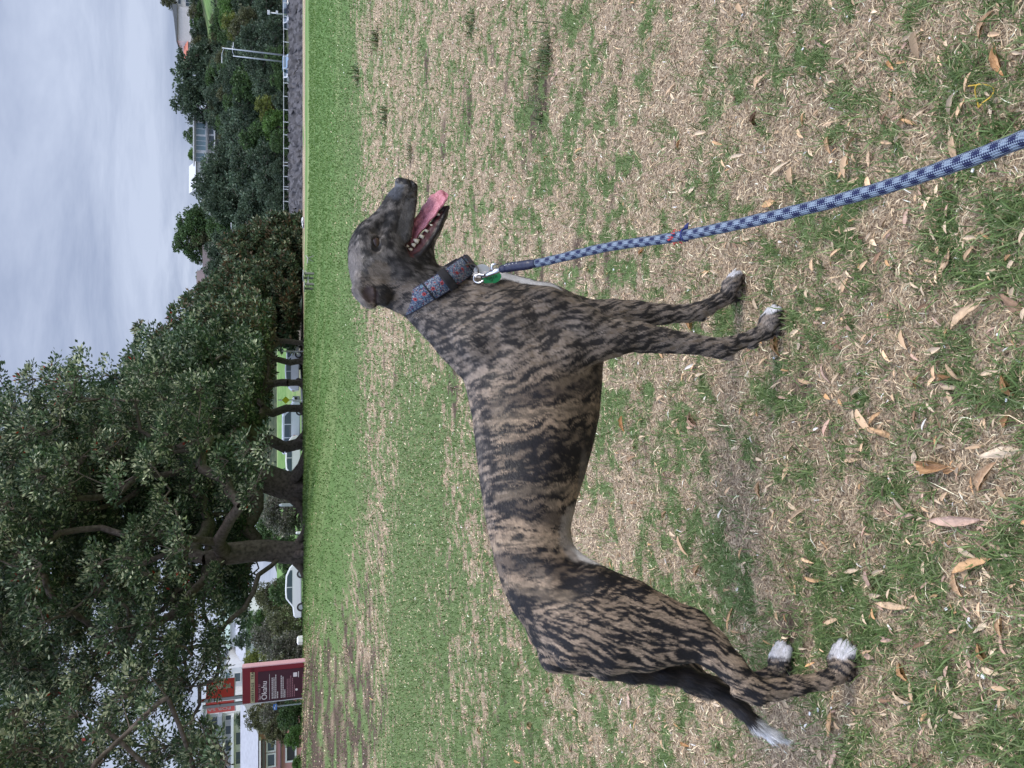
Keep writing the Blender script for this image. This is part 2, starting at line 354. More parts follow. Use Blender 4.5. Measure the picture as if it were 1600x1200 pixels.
RES = 0.0031
LO = np.array([-.36, -.20, -.012]); HI = np.array([1.02, .26, .98])
class Field:
    def __init__(s):
        s.n = np.ceil((HI-LO)/RES).astype(int)+1
        s.ax = [LO[i]+np.arange(s.n[i])*RES for i in range(3)]
        s.f = np.full(s.n, .2, dtype=np.float32)
    def sub(s, lo, hi):
        a = np.clip(np.floor((np.array(lo)-LO)/RES).astype(int), 0, s.n-1); b = np.clip(np.ceil((np.array(hi)-LO)/RES).astype(int)+1, 1, s.n)
        sl = tuple(slice(a[i], b[i]) for i in range(3))
        X, Y, Z = np.meshgrid(*[s.ax[i][sl[i]] for i in range(3)], indexing='ij'); return sl, X, Y, Z
    def merge(s, sl, d, k):
        a = s.f[sl]; h = np.maximum(k-np.abs(a-d), 0)/k; s.f[sl] = np.minimum(a, d)-h*h*k*.25
    def carve(s, sl, d, k):
        a = s.f[sl]; d = -d; h = np.maximum(k-np.abs(a-d), 0)/k; s.f[sl] = np.maximum(a, d)+h*h*k*.25
    def seg(s, a, b, ra, rb, na, nb, k=.012, lat=LAT, carve=False):
        a, b = np.asarray(a), np.asarray(b); m = max(ra, rb, na, nb)+k*1.5+.01
        sl, X, Y, Z = s.sub(np.minimum(a, b)-m, np.maximum(a, b)+m)
        ab = b-a; L2 = max(ab@ab, 1e-9)
        px_, py_, pz_ = X-a[0], Y-a[1], Z-a[2]
        t = np.clip((px_*ab[0]+py_*ab[1]+pz_*ab[2])/L2, 0, 1)
        px_ = px_-t*ab[0]; py_ = py_-t*ab[1]; pz_ = pz_-t*ab[2]
        dn = px_*lat[0]+py_*lat[1]+pz_*lat[2]; d2 = px_**2+py_**2+pz_**2; ds2 = np.maximum(d2-dn*dn, 0)
        rr = ra+(rb-ra)*t; rn = na+(nb-na)*t
        rho = np.sqrt(ds2/rr**2+dn*dn/rn**2)+1e-6; dl = np.sqrt(d2)+1e-7
        dist = np.where(rho > .25, dl*(1-1/rho), -np.minimum(rr, rn)*(1-rho))
        (s.carve if carve else s.merge)(sl, dist.astype(np.float32), k)
FLOW = []           # (a, b) hair-lay segments, head to tail and hip to paw
def chain(F, pts, k=.012, lat=LAT, flow=True):
    for p, q in zip(pts[:-1], pts[1:]):
        F.seg(p[0], q[0], p[1], q[1], p[2], q[2], k, lat)
        if flow: FLOW.append((p[0], q[0], max(p[1], q[1])))
def D(px, py, n, rpx, rn):
    l, m = dp(px, py, n); return (l, rpx*m, rn)
def Hd(px, py, n, rpx, rn):
    l, m = hp(px, py, n); return (l, rpx*m, rn)

def trunk(F):
    st = [(446, 848, 862, .012), (450, 828, 870, .030), (457, 800, 888, .046), (465, 778, 903, .056), (478, 752, 921, .067), (490, 738, 934, .073), (502, 727, 940, .078), (525, 712, 940, .082), (560, 716, 941, .088), (600, 728, 939, .092),
          (650, 739, 935, .093), (700, 745, 925, .090), (750, 751, 911, .084), (790, 757, 898, .073), (830, 764, 889, .062), (870, 773, 896, .060),
          (910, 785, 915, .068), (950, 803, 945, .076), (990, 833, 968, .074), (1012, 856, 985, .062), (1030, 882, 992, .046), (1042, 908, 985, .030), (1050, 935, 950, .010)]
    S, Zc, Hh, Wd = [], [], [], []
    for y, a, b, w in st:
        pa, _ = dp(a, y); pb, _ = dp(b, y)
        # a picture column is not an exactly vertical line, use the mean
        S.append((pa[0]+pb[0])/2); Zc.append((pa[2]+pb[2])/2); Hh.append((pa[2]-pb[2])/2); Wd.append(w)
    S, Zc, Hh, Wd = [np.array(v)[::-1] for v in (S, Zc, Hh, Wd)]
    o = np.argsort(S); S, Zc, Hh, Wd = S[o], Zc[o], Hh[o], Wd[o]
    # smooth the stations
    sf = np.linspace(S[0], S[-1], 400); g = np.exp(-np.linspace(-2, 2, 17)**2); g /= g.sum()
    def sm(v): 
        w = np.interp(sf, S, v); return np.convolve(np.pad(w, 8, 'edge'), g, 'valid')
    zc, hh, wd = sm(Zc), sm(Hh), sm(Wd)
    sl, X, Y, Z = F.sub((S[0]-.05, -.13, .25), (S[-1]+.05, .13, .85))
    xs = X[:, 0, 0]; zc_, hh_, wd_ = [np.interp(xs, sf, v)[:, None, None] for v in (zc, hh, wd)]
    v = (Z-zc_)/hh_
    keel = np.interp(xs, [S[0], .25, .45, .8], [1.0, 1.0, .62, .62])[:, None, None]
    wn = wd_*np.where(v < -.05, 1-(1-keel)*np.clip((-v-.05), 0, 1)**1.3, 1-.22*np.clip(v, 0, 1)**1.5)
    rho = (np.abs(v)**2.15+np.abs(Y/wn)**2.15)**(1/2.15)+1e-6
    dl = np.sqrt((Z-zc_)**2+Y**2)+1e-7
    dist = np.where(rho > .25, dl*(1-1/rho), -np.minimum(hh_, wn)*(1-rho))
    # distance beyond the ends
    e = np.maximum(np.maximum(S[0]-X, X-S[-1]), 0); dist = np.where(e > 0, np.sqrt(np.maximum(dist, 0)**2+e**2), dist)
    dist = np.maximum(dist*.85, -0.2)
    F.merge(sl, dist.astype(np.float32), .01)
    for i in range(6):
        a, b = np.interp([.1*i, .1*i], [0, .6], [S[-1]-.05, S[0]+.05])[0], np.interp([.1*(i+1)], [0, .6], [S[-1]-.05, S[0]+.05])[0]
        FLOW.append((np.array([a, 0, np.interp(a, sf, zc)+.02]), np.array([b, 0, np.interp(b, sf, zc)-.05]), .11))
def paw(F, heel, side=1, front=True, yaw=0.0, k=.006):
    """toes forward from the wrist/hock-side end at heel (dog space)"""
    ca, sa = math.cos(yaw), math.sin(yaw); fw = np.array([ca, sa, 0]); lt = np.array([-sa, ca, 0])
    at_ = lambda f, l, z: heel+fw*f+lt*l+np.array([0, 0, z-heel[2]])
    F.seg(at_(.002, 0, .034), at_(.026, 0, .026), .017, .018, .016, .022, .010)
    tips = []
    for j, l in enumerate((-.024, -.0085, .0085, .024)):
        f = .034 if abs(l) < .01 else .024; g_ = 1.0 if abs(l) < .01 else .86
        F.seg(at_(.012, l*.7, .030), at_(f, l, .029*g_), .0105, .0105, .0095, .0095, .006)
        F.seg(at_(f, l, .028*g_), at_(f+.022, l*1.02, .011), .0105, .0085, .0095, .0085, .004)
        tips.append((at_(f+.024, l*1.02, .011), at_(f+.034, l*1.05, .003)))
    F.seg(at_(-.004, 0, .013), at_(.012, 0, .008), .010, .010, .013, .016, .006)
    F.seg(at_(.016, 0, .012), at_(.040, 0, .008), .009, .009, .022, .020, .006)
    FLOW.append((at_(.0, 0, .03), at_(.06, 0, .02), .03))
    return tips
F = Field(); CLAWS = []
if want('dog'):
    trunk(F)
    # neck
    chain(F, [Hd(590, 436, 0, 34, .046), Hd(628, 444, 0, 38, .044), D(660, 456, .0, 39, .045), D(694, 478, 0, 50, .049), D(736, 500, 0, 66, .062), D(778, 520, 0, 76, .070)], .03)
    chain(F, [D(700, 460, 0, 42, .040), D(755, 475, 0, 58, .050), D(815, 490, 0, 58, .062)], .02, flow=False)
    chain(F, [D(660, 492, 0, 14, .02), D(706, 541, 0, 18, .022), D(722, 575, 0, 9, .018)], .02, flow=False)
    # shoulder, upper arm, elbow (near and far)
    for sgn, pts in ((1, None), (-1, None)):
        sh = 0 if sgn > 0 else -8
        chain(F, [D(745, 530, sgn*.050, 34, .026), D(800, 503, sgn*.062, 44, .030), D(858, 486+sh*.3, sgn*.064, 38, .030)], .022, flow=False)
        chain(F, [D(850, 488+sh*.3, sgn*.062, 36, .032), D(900, 508+sh, sgn*.064, 38, .033), D(945, 528+sh, sgn*.063, 30, .030)], .016)
        chain(F, [D(810, 556, sgn*.060, 34, .026), D(875, 548+sh*.5, sgn*.068, 36, .028), D(930, 543+sh, sgn*.067, 24, .024)], .012, flow=False)
        F.seg(D(915, 548+sh, sgn*.066, 0, 0)[0], D(964, 552+sh, sgn*.062, 0, 0)[0], .022, .009, .020, .009, .010)
    nf = [D(938, 526, .063, 31, .031), D(966, 526, .062, 28, .028), D(1000, 526, .060, 23, .024), D(1035, 530, .060, 18, .0195), D(1080, 536, .060, 15.5, .016),
          D(1104, 541, .060, 15, .0155), D(1122, 544, .060, 15.5, .018), D(1138, 541, .060, 14, .017), D(1156, 534, .060, 11, .0145), D(1176, 527, .060, 11, .0145), D(1190, 520, .060, 12, .017)]
    chain(F, nf, .008)
    F.seg(D(1000, 545, .060, 0, 0)[0], D(1120, 550, .060, 0, 0)[0], .009, .006, .007, .006, .006)        # tendon behind the forearm
    F.seg(D(1132, 558, .060, 0, 0)[0], D(1142, 560, .060, 0, 0)[0], .007, .0055, .007, .006, .004)
    F.seg(D(1172, 540, .064, 0, 0)[0], D(1180, 540, .064, 0, 0)[0], .008, .007, .007, .006, .004)
    CLAWS += paw(F, np.array([D(1198, 521, .060, 0, 0)[0][0], .060, .034]), yaw=R(3))
    ff = [D(925, 496, -.056, 29, .030), D(960, 494, -.057, 27, .027), D(996, 492, -.058, 23, .023), D(1035, 491, -.058, 16, .018), D(1074, 489.5, -.058, 14, .0155),
          D(1092, 486, -.058, 13.5, .0165), D(1106, 480, -.058, 12, .016), D(1122, 471, -.058, 11, .0145), D(1136, 464, -.058, 12, .016)]
    chain(F, ff, .008)
    F.seg(D(1086, 497, -.058, 0, 0)[0], D(1098, 499, -.058, 0, 0)[0], .007, .0055, .007, .006, .004)
    CLAWS += paw(F, np.array([D(1141, 463, -.058, 0, 0)[0][0], -.058, .034]), yaw=R(-2))
    # hind legs
    def hind(sg, ds=0.0):
        def T(px, py, n, r, rn):
            l, m = dp(px, py, n); l = l.copy(); l[1] *= sg; l[0] += ds; return (l, r*m, rn)
        chain(F, [T(888, 966, .036, 50, .040), T(926, 966, .052, 68, .042), T(965, 974, .060, 66, .040), T(1002, 980, .064, 56, .036), T(1040, 984, .070, 45, .031), T(1078, 989, .076, 35.5, .026),
                  T(1113, 1014, .084, 27, .021), T(1144, 1044, .090, 20.5, .017), T(1168, 1068, .094, 18, .0155)], .018)
        chain(F, [T(1150, 1080, .094, 9, .008), T(1183, 1087, .095, 14, .012)], .008, flow=False)
        chain(F, [T(1168, 1068, .094, 18, .0155), T(1186, 1079, .095, 18, .0165), T(1212, 1077, .097, 15.5, .0145), T(1245, 1071, .099, 13.5, .0135), T(1286, 1064, .101, 12.5, .0135), T(1302, 1056, .101, 13.5, .016)], .010)
        chain(F, [T(868, 912, .052, 26, .020), T(930, 918, .062, 26, .022), T(990, 936, .068, 24, .022), T(1028, 954, .070, 20, .02)], .020, flow=False)
        chain(F, [T(890, 1020, .044, 26, .03), T(950, 1024, .056, 24, .03), T(1010, 1020, .064, 24, .026), T(1070, 1016, .074, 17, .018)], .018, flow=False)
        hl = T(1313, 1055, .101, 0, 0)[0]
        return paw(F, np.array([hl[0], .101*sg, .034]), yaw=R(4)*sg)
    CLAWS += hind(1); CLAWS += hind(-1, -.012)
    # flank skin
    F.seg(D(890, 868, .035, 0, 0)[0], D(955, 915, .052, 0, 0)[0], .016, .022, .006, .012, .020)
    F.seg(D(890, 868, -.035, 0, 0)[0], D(955, 915, -.052, 0, 0)[0], .016, .022, .006, .012, .020)
    # tail
    chain(F, [D(910, 1022, .0, 17, .020), D(945, 1044, .004, 17, .020), D(985, 1050, .006, 15, .017), D(1030, 1053, .008, 14, .016), D(1070, 1058, .008, 14, .016), D(1105, 1070, .008, 13.5, .015), D(1135, 1087, .008, 12.5, .014),
              D(1158, 1108, .008, 11, .012), D(1180, 1131, .008, 10, .011), D(1204, 1147, .008, 8, .009), D(1224, 1156, .008, 2, .003)], .010)
    # head
    G = F; f_body = F.f; F.f = np.full(F.n, .2, dtype=np.float32); kk = .010
    chain(F, [Hd(637, 296, 0, 14.5, .0170), Hd(632, 306, 0, 19, .0205), Hd(626, 318, 0, 23, .0225), Hd(621, 333, 0, 25.5, .0260)], .008, HL, flow=False)
    chain(F, [Hd(621, 333, 0, 25.5, .0260), Hd(614, 348, 0, 28.5, .033), Hd(603, 366, 0, 34, .040), Hd(589, 388, 0, 38, .047)], kk, HL, flow=False)
    F.seg(Hd(578, 364, 0, 0, 0)[0], Hd(572, 392, 0, 0, 0)[0], .024, .034, .030, .040, .010, HL)
    FLOW.append((hp(640, 285)[0], hp(600, 350)[0], .03)); FLOW.append((hp(600, 350)[0], hp(588, 430)[0], .05))
    chain(F, [Hd(588, 386, 0, 38, .047), Hd(584, 412, 0, 36, .051), Hd(586, 436, 0, 31, .045)], .012, HL, flow=False)
    for sg in (1, -1):
        F.seg(Hd(572, 372, sg*.026, 0, 0)[0], Hd(571, 386, sg*.033, 0, 0)[0], .017, .016, .012, .012, .008, HL)       # brow
        F.seg(Hd(606, 356, sg*.030, 0, 0)[0], Hd(612, 402, sg*.040, 0, 0)[0], .012, .018, .009, .013, .012, HL)       # cheekbone
        F.seg(Hd(612, 402, sg*.034, 0, 0)[0], Hd(628, 425, sg*.036, 0, 0)[0], .034, .030, .018, .018, .014, HL)      # jaw muscle
        F.seg(Hd(630, 312, sg*.016, 0, 0)[0], Hd(622, 360, sg*.026, 0, 0)[0], .022, .026, .008, .010, .008, HL)      # lip
        F.seg(Hd(645, 312, sg*.017, 0, 0)[0], Hd(634, 368, sg*.029, 0, 0)[0], .0085, .0105, .006, .007, .006, HL)
        F.seg(Hd(645, 292, sg*.010, 0, 0)[0], Hd(635, 290, sg*.008, 0, 0)[0], .010, .012, .008, .009, .004, HL)      # nose wings
    F.seg(Hd(625, 285, 0, 0, 0)[0], Hd(640, 291, 0, 0, 0)[0], .0105, .0125, .010, .011, .004, HL)
    FA = F.f; F.f = np.full(F.n, .2, dtype=np.float32)
    chain(F, [Hd(642, 414, 0, 27, .036), Hd(657, 397, 0, 20, .033), Hd(665, 378, 0, 13.5, .028), Hd(676, 361, 0, 10.5, .0235), Hd(683, 350, 0, 8.5, .0205), Hd(691, 337, 0, 7.2, .0165), Hd(695, 328, 0, 6.2, .014)], .008, HL, flow=False)
    RIM = [(634, 397), (641, 406), (659, 396), (672, 379), (685, 358), (694, 337), (700, 324)]; RN = [.034, .036, .036, .032, .026, .019, .010]
    for sg in (1, -1):
        for i in range(6): F.seg(hp(*RIM[i], sg*RN[i])[0], hp(*RIM[i+1], sg*RN[i+1])[0], .0042, .0042, .0042, .0042, .004, HL)
    FLOW.append((hp(690, 335)[0], hp(645, 420)[0], .03))
    FB = F.f
    def smin(a, b, k):
        h = np.maximum(k-np.abs(a-b), 0)/k; return np.minimum(a, b)-h*h*k*.25
    # the jaws only melt together behind the corner of the mouth
    F.f = smin(FA, FB, .004)
    # gape: the mouth's inside
    F.seg(Hd(634, 394, 0, 0, 0)[0], Hd(648, 366, 0, 0, 0)[0], .007, .012, .026, .024, .004, HL, carve=True)
    F.seg(Hd(648, 366, 0, 0, 0)[0], Hd(668, 330, 0, 0, 0)[0], .012, .014, .024, .022, .004, HL, carve=True)
    F.seg(Hd(632, 393, 0, 0, 0)[0], Hd(646, 378, 0, 0, 0)[0], .012, .012, .022, .012, .004, HL)
    for sg in (1, -1):
        F.seg(Hd(587, 375, sg*.044, 0, 0)[0], Hd(588, 387, sg*.048, 0, 0)[0], .0095, .0095, .012, .012, .004, HL, carve=True)
        F.seg(Hd(645, 289, sg*.018, 0, 0)[0], Hd(641, 284, sg*.012, 0, 0)[0], .0035, .003, .005, .004, .002, HL, carve=True)
        F.seg(Hd(590, 360, sg*.040, 0, 0)[0], Hd(604, 338, sg*.034, 0, 0)[0], .010, .008, .006, .006, .012, HL, carve=True)   # hollow before the eye
        # lids
        F.seg(Hd(583.5, 371, sg*.037, 0, 0)[0], Hd(580.5, 381, sg*.0415, 0, 0)[0], .0045, .0045, .006, .007, .005, HL)
        F.seg(Hd(580.5, 381, sg*.0415, 0, 0)[0], Hd(586, 390, sg*.043, 0, 0)[0], .0045, .0042, .007, .006, .005, HL)
        F.seg(Hd(586, 370, sg*.036, 0, 0)[0], Hd(594.5, 379, sg*.0405, 0, 0)[0], .0038, .0038, .005, .006, .004, HL)
        F.seg(Hd(594.5, 379, sg*.0405, 0, 0)[0], Hd(590, 390, sg*.042, 0, 0)[0], .0038, .0038, .006, .006, .004, HL)
        # rose ear, folded back
        e = lambda a, b, n: Hd(a, b, sg*n, 0, 0)[0]
        F.seg(e(566, 436, .036), e(568, 452, .050), .016, .023, .009, .010, .007, HL)
        F.seg(e(568, 452, .050), e(578, 464, .056), .023, .023, .010, .009, .004, HL)
        F.seg(e(588, 444, .044), e(594, 462, .050), .012, .013, .009, .009, .005, HL)
        F.seg(e(594, 462, .050), e(600, 472, .052), .014, .008, .009, .006, .004, HL)
        F.seg(e(572, 452, .068), e(582, 466, .072), .013, .015, .014, .014, .003, HL, carve=True)
        F.seg(e(588, 452, .064), e(588, 478, .064), .004, .004, .010, .010, .003, HL, carve=True)
    h_ = np.maximum(.028-np.abs(F.f-f_body), 0)/.028
    # keep the jaw clear of the throat blend at the front of the head
    X0 = (F.ax[0][:, None, None]-hp(660, 400)[0][0]); w_ = np.clip(1-X0/.03, 0, 1).astype(np.float32)
    F.f = (np.minimum(F.f, f_body)-h_*h_*.028*.25*w_).astype(np.float32)
    del FA, FB, f_body, h_

def surface_nets(F):
    f = F.f; n = np.array(f.shape); ins = f < 0
    # cells holding a sign change
    c = np.zeros(n-1, dtype=np.uint8)
    for dx_ in (0, 1):
        for dy_ in (0, 1):
            for dz_ in (0, 1):
                c += ins[dx_:n[0]-1+dx_, dy_:n[1]-1+dy_, dz_:n[2]-1+dz_]
    act = (c > 0) & (c < 8); cells = np.argwhere(act); idx = np.full(n-1, -1, dtype=np.int32); idx[act] = np.arange(len(cells))
    corners = [(i, j, k) for i in (0, 1) for j in (0, 1) for k in (0, 1)]
    val = np.stack([f[cells[:, 0]+a, cells[:, 1]+b, cells[:, 2]+c_] for a, b, c_ in corners], 1)
    acc = np.zeros((len(cells), 3)); cnt = np.zeros(len(cells))
    for i in range(8):
        for j in range(i+1, 8):
            if sum(abs(corners[i][k]-corners[j][k]) for k in range(3)) != 1: continue
            a, b = val[:, i], val[:, j]; m = (a < 0) != (b < 0); t = np.where(m, a/np.where(m, a-b, 1), 0)
            p = np.array(corners[i])[None, :]+t[:, None]*(np.array(corners[j])-np.array(corners[i]))[None, :]
            acc += np.where(m[:, None], p, 0); cnt += m
    V = LO+(cells+acc/cnt[:, None])*RES
    Q = []
    for ax in range(3):
        o1, o2 = [(1, 2), (2, 0), (0, 1)][ax]
        s0 = [slice(None)]*3; s1 = [slice(None)]*3; s0[ax] = slice(0, -1); s1[ax] = slice(1, None)
        a, b = ins[tuple(s0)], ins[tuple(s1)]; e = np.argwhere(a != b)
        e = e[(e[:, o1] > 0) & (e[:, o2] > 0) & (e[:, o1] < n[o1]-1) & (e[:, o2] < n[o2]-1)]
        def cell(d1_, d2_):
            q = e.copy(); q[:, o1] -= d1_; q[:, o2] -= d2_; return idx[q[:, 0], q[:, 1], q[:, 2]]
        q = np.stack([cell(1, 1), cell(0, 1), cell(0, 0), cell(1, 0)], 1)
        fl = ~a[e[:, 0], e[:, 1], e[:, 2]]; q[fl] = q[fl][:, ::-1]; Q.append(q)
    return V, np.concatenate(Q)
def vnormals(V, Q):
    n = np.cross(V[Q[:, 2]]-V[Q[:, 0]], V[Q[:, 3]]-V[Q[:, 1]]); a = np.zeros_like(V)
    for k in range(4):
        for c in range(3): a[:, c] += np.bincount(Q[:, k], n[:, c], len(V))
    return a/(np.linalg.norm(a, axis=1, keepdims=True)+1e-12)
def relax(V, Q, it, lam=.5):
    e = np.concatenate([Q[:, [0, 1]], Q[:, [1, 2]], Q[:, [2, 3]], Q[:, [3, 0]]])
    deg = np.bincount(e[:, 0], minlength=len(V))+np.bincount(e[:, 1], minlength=len(V))
    for i in range(it):
        l = lam if i % 2 == 0 else -lam*1.04
        s = np.stack([np.bincount(e[:, 0], V[e[:, 1], c], len(V))+np.bincount(e[:, 1], V[e[:, 0], c], len(V)) for c in range(3)], 1)
        V = V+l*(s/np.maximum(deg, 1)[:, None]-V)
    return V
# ------------------------------------------------------------------ the coat: brindle stripes that belong to the dog's own shape
def blob(P, c, r, soft=.5):
    d = np.sqrt((((P-c)/np.asarray(r))**2).sum(1)); return 1-smooth(1-soft, 1+soft, d)
def seg_blob(P, a, b, r, soft=.5):
    ab = b-a; t = np.clip(((P-a)@ab)/(ab@ab), 0, 1); d = np.linalg.norm(P-(a+t[:, None]*ab), axis=1)/r; return 1-smooth(1-soft, 1+soft, d)
def coat(P, jitter=0.0, seed=0):
    """colour at dog-space points"""
    s, n, z = P[:, 0], P[:, 1], P[:, 2]
    wob = (fbm(P*np.array([7, 7, 7.]), 101, 3)-.5)
    hind_ = 1-smooth(.02, .18, s); front_ = smooth(.52, .70, s)
    # stripes run down the ribs, sweep forward over the shoulder and back along the thigh
    tick = fbm(np.stack([s*240, z*80, n*90], 1), 131, 2)
    mot = fbm(P*30, 141, 2)
    mid = smooth(.12, .22, s)*(1-smooth(.52, .64, s)); wob2 = fbm(P*np.array([26, 26, 26.]), 171, 2)-.5
    def field(lean, sd, bw, mw, fw):
        u = s+lean*(z-.62)+wob*.03+np.abs(n)*.10+wob2*.022
        band = fbm(np.stack([u*12, z*3.2, n*3.2], 1), sd, 3); med = fbm(np.stack([u*85, z*14, n*14], 1), sd+4, 2)
        fi = fbm(np.stack([u*270, z*42, n*42], 1), sd+10, 2)
        return .5+(band-.5)*bw+(med-.5)*mw+(fi-.5)*fw+(tick-.5)*.50, fi
    vm_, fm = field(.26, 111, .74, .42, 1.3); vf_, ff_ = field(.42, 211, .26, .30, 1.5); vh_, fh = field(-.42, 311, .40, .24, 1.5)
    wh = 1-smooth(.06, .20, s+.25*(z-.62)); wf = smooth(.50, .66, s)
    v = vm_*(1-wh)*(1-wf)+vf_*wf+vh_*wh; fine = fm*(1-wh)*(1-wf)+ff_*wf+fh*wh
    tan_ = smooth(.38, .64, v-.082*wh-.05*mid-.02*wf-.002)
    dark = np.array([.011, .010, .012]); tanc = np.array([.40, .295, .205]); grey = np.array([.27, .235, .21])
    tone = (front_*.60+(1-mid)*.20)[:, None]*np.ones(3)
    tc_ = tanc*(1-tone)+grey*tone
    tc_ = tc_*(.75+.5*mot)[:, None]
    c = dark*(1-tan_[:, None])+tc_*tan_[:, None]
    # overall greying of the shoulder hair
    c = c+(np.array([.10, .088, .078])-c)*(front_*.15)[:, None]
    def put(m, col, amt=1.0):
        nonlocal c
        m = np.clip(m*amt, 0, 1)[:, None]; c = c*(1-m)+np.array(col)*m
    edge = (fine-.5)*1.1+(tick-.5)*.8
    def hard(m): return smooth(.32, .68, m+edge*.55)
    white = (.72, .72, .74)
    # named stripes on the barrel: (picture y of the top, of the bottom, half width, dark?)
    for (y0, y1, w, dk, x0, x1) in ((645, 600, .020, 1, 770, 925), (668, 640, .014, 0, 760, 925), (706, 690, .022, 1, 800, 930), (752, 730, .014, 1, 780, 880), (775, 762, .012, 0, 780, 890),
                                    (800, 812, .020, 1, 790, 870), (858, 845, .012, 0, 775, 870), (884, 890, .022, 1, 785, 890), (918, 925, .012, 0, 800, 870), (612, 590, .010, 0, 850, 910)):
        a, _ = dp(x0, y0); b, _ = dp(x1, y1)
        su = a[0]+(b[0]-a[0])*np.clip((z-a[2])/(b[2]-a[2]), -.2, 1.2)
        m = np.exp(-((s+wob*.05-su)/w)**2)*smooth(b[2]-.03, b[2]+.01, z)*(1-smooth(a[2], a[2]+.05, z))
        m = smooth(.15, .95, m+edge*1.3)
        put(m, (.016, .014, .017) if dk else (.38, .29, .20), .75 if dk else .35)
    topl = smooth(.63, .70, z)*(1-smooth(.62, .75, s))*smooth(.0, .1, s)
    put(hard(topl*.5), (.34, .29, .25), .35)
    put(hard(blob(P, dp(892, 838)[0], (.062, .14, .045))), (.42, .37, .33), .75)          # pale flank
    put(hard(blob(P, dp(912, 858)[0], (.035, .14, .040))), (.62, .60, .58), .8)
    put(smooth(.35, .8, blob(P, dp(905, 770)[0], (.09, .14, .02))), (.16, .14, .13), .6)
    put(hard(blob(P, dp(880, 615)[0], (.06, .02, .03))), (.16, .14, .13), .3)
    # dark hocks, tail, and the back of the legs
    tl = seg_blob(P, dp(960, 1050, .006)[0], dp(1070, 1060, .008)[0], .034)+seg_blob(P, dp(1070, 1060, .008)[0], dp(1185, 1138, .008)[0], .03)
    put(smooth(.2, .6, tl), (.014, .013, .016), .92)
    put(hard(seg_blob(P, dp(1190, 1140, .008)[0], dp(1240, 1164, .008)[0], .028)), white, 1)
    put(hard(seg_blob(P, dp(893, 1022, .045)[0], dp(922, 1036, .04)[0], .014)), (.6, .6, .62), .85)
    # chest blaze
    for nn, r0 in ((.042, .026), (.0, .034), (-.042, .026)):
        put(hard(seg_blob(P, dp(690, 398, nn)[0], dp(770, 421, nn)[0], r0*1.12)), white, 1)
        put(hard(seg_blob(P, dp(770, 419, nn)[0], dp(868, 441, nn*1.3)[0], r0*.72)), white, .95)
    # toes
    for (px, py, nn, r) in ((1197, 484, .060, .024), (1140, 424, -.058, .028), (1312, 1012, .101, .024), (1218, 1014, -.101, .026)):
        a, _ = dp(px, py, nn); a = a.copy(); a[2] = .014
        put(hard(blob(P, a, (r, .05, .035), .6)), (.60, .59, .61), .92)
    # head
    e, _ = hp(588, 380, .04)
    q = P-hp(600, 380)[0]
    hx = P@HHL-hp(600, 380)[0]@HHL
    head = smooth(hp(600, 452)[0]@HHL, hp(600, 430)[0]@HHL, P@HHL)*smooth(hp(705, 400)[0][2], hp(680, 400)[0][2], z)
    hm = .5*fbm(P*np.array([60, 30, 60.]), 151, 3)+.5*fbm(P*np.array([170, 80, 130.]), 153, 2)+(tick-.5)*.4
    hc = np.array([.014, .013, .013])+smooth(.34, .78, .5+(hm-.5)*1.5)[:, None]*np.array([.155, .142, .132])
    c = c*(1-head[:, None])+hc*head[:, None]
    put(hard(blob(P, hp(554, 410, .02)[0], (.036, .04, .016), .8)), (.27, .24, .22), .65)
    put(hard(blob(P, hp(592, 425, .05)[0], (.022, .03, .022))), (.22, .175, .13), .5)
    put(smooth(.3, .8, blob(P, hp(612, 345, .03)[0], (.022, .03, .016))), (.02, .02, .022), .6)
    put(hard(seg_blob(P, hp(640, 318, .022)[0], hp(624, 372, .038)[0], .012)), (.17, .165, .165), .6)
    put(hard(seg_blob(P, hp(596, 394, .045)[0], hp(622, 398, .045)[0], .007)), (.22, .20, .18), .7)
    put(smooth(.3, .9, blob(P, hp(624, 412, .04)[0], (.035, .03, .03))), (.030, .028, .030), .65)
    put(smooth(.2, .7, blob(P, hp(619, 296, 0)[0], (.032, .03, .017))), (.11, .12, .145), .8)
    put(hard(blob(P, hp(681, 384, 0)[0], (.022, .03, .012))), (.34, .33, .33), .7)
    for sg in (1, -1):
        put(hard(seg_blob(P, hp(556, 440, .05*sg)[0], hp(562, 470, .06*sg)[0], .011)), (.17, .155, .15), .7)
        put(hard(seg_blob(P, hp(578, 488, .055*sg)[0], hp(592, 478, .058*sg)[0], .006)), (.13, .12, .115), .6)
        put(hard(blob(P, hp(588, 379, .042*sg)[0], (.030, .02, .021), .4)), (.17, .15, .13), .35)
        put(smooth(.3, .6, blob(P, hp(587.5, 381, .042*sg)[0], (.0175, .02, .0125), .3)), (.012, .010, .010), .93)
        put(smooth(.2, .6, blob(P, hp(600, 470, .052*sg)[0], (.028, .03, .020))), (.014, .013, .014), .9)
        put(smooth(.3, .7, blob(P, hp(577, 460, .058*sg)[0], (.016, .02, .016))), (.055, .034, .034), .85)
    nose = blob(P, hp(634, 279, 0)[0], (.022, .03, .024), .2)
    bare = np.clip(smooth(.3, .7, nose), 0, 1)
    put(bare, (.010, .010, .012), 1)
    # lips and mouth
    nl = np.abs((P-hp(640, 370)[0])@HL)
    gum = np.zeros(len(P))
    for (a_, b_, r_) in (((642, 398), (656, 384), .017), ((656, 384), (672, 362), .013), ((672, 362), (690, 334), .009)):
        for sg in (1, -1): gum = np.maximum(gum, seg_blob(P, hp(*a_, sg*.028)[0], hp(*b_, sg*.022)[0], r_, .25))
    ins = np.maximum(seg_blob(P, hp(640, 384, 0)[0], hp(662, 348, 0)[0], .024, .15), gum)
    put(smooth(.4, .6, ins), (.075, .018, .020), .92); bare = np.maximum(bare, smooth(.4, .6, ins))
    lip = np.zeros(len(P))
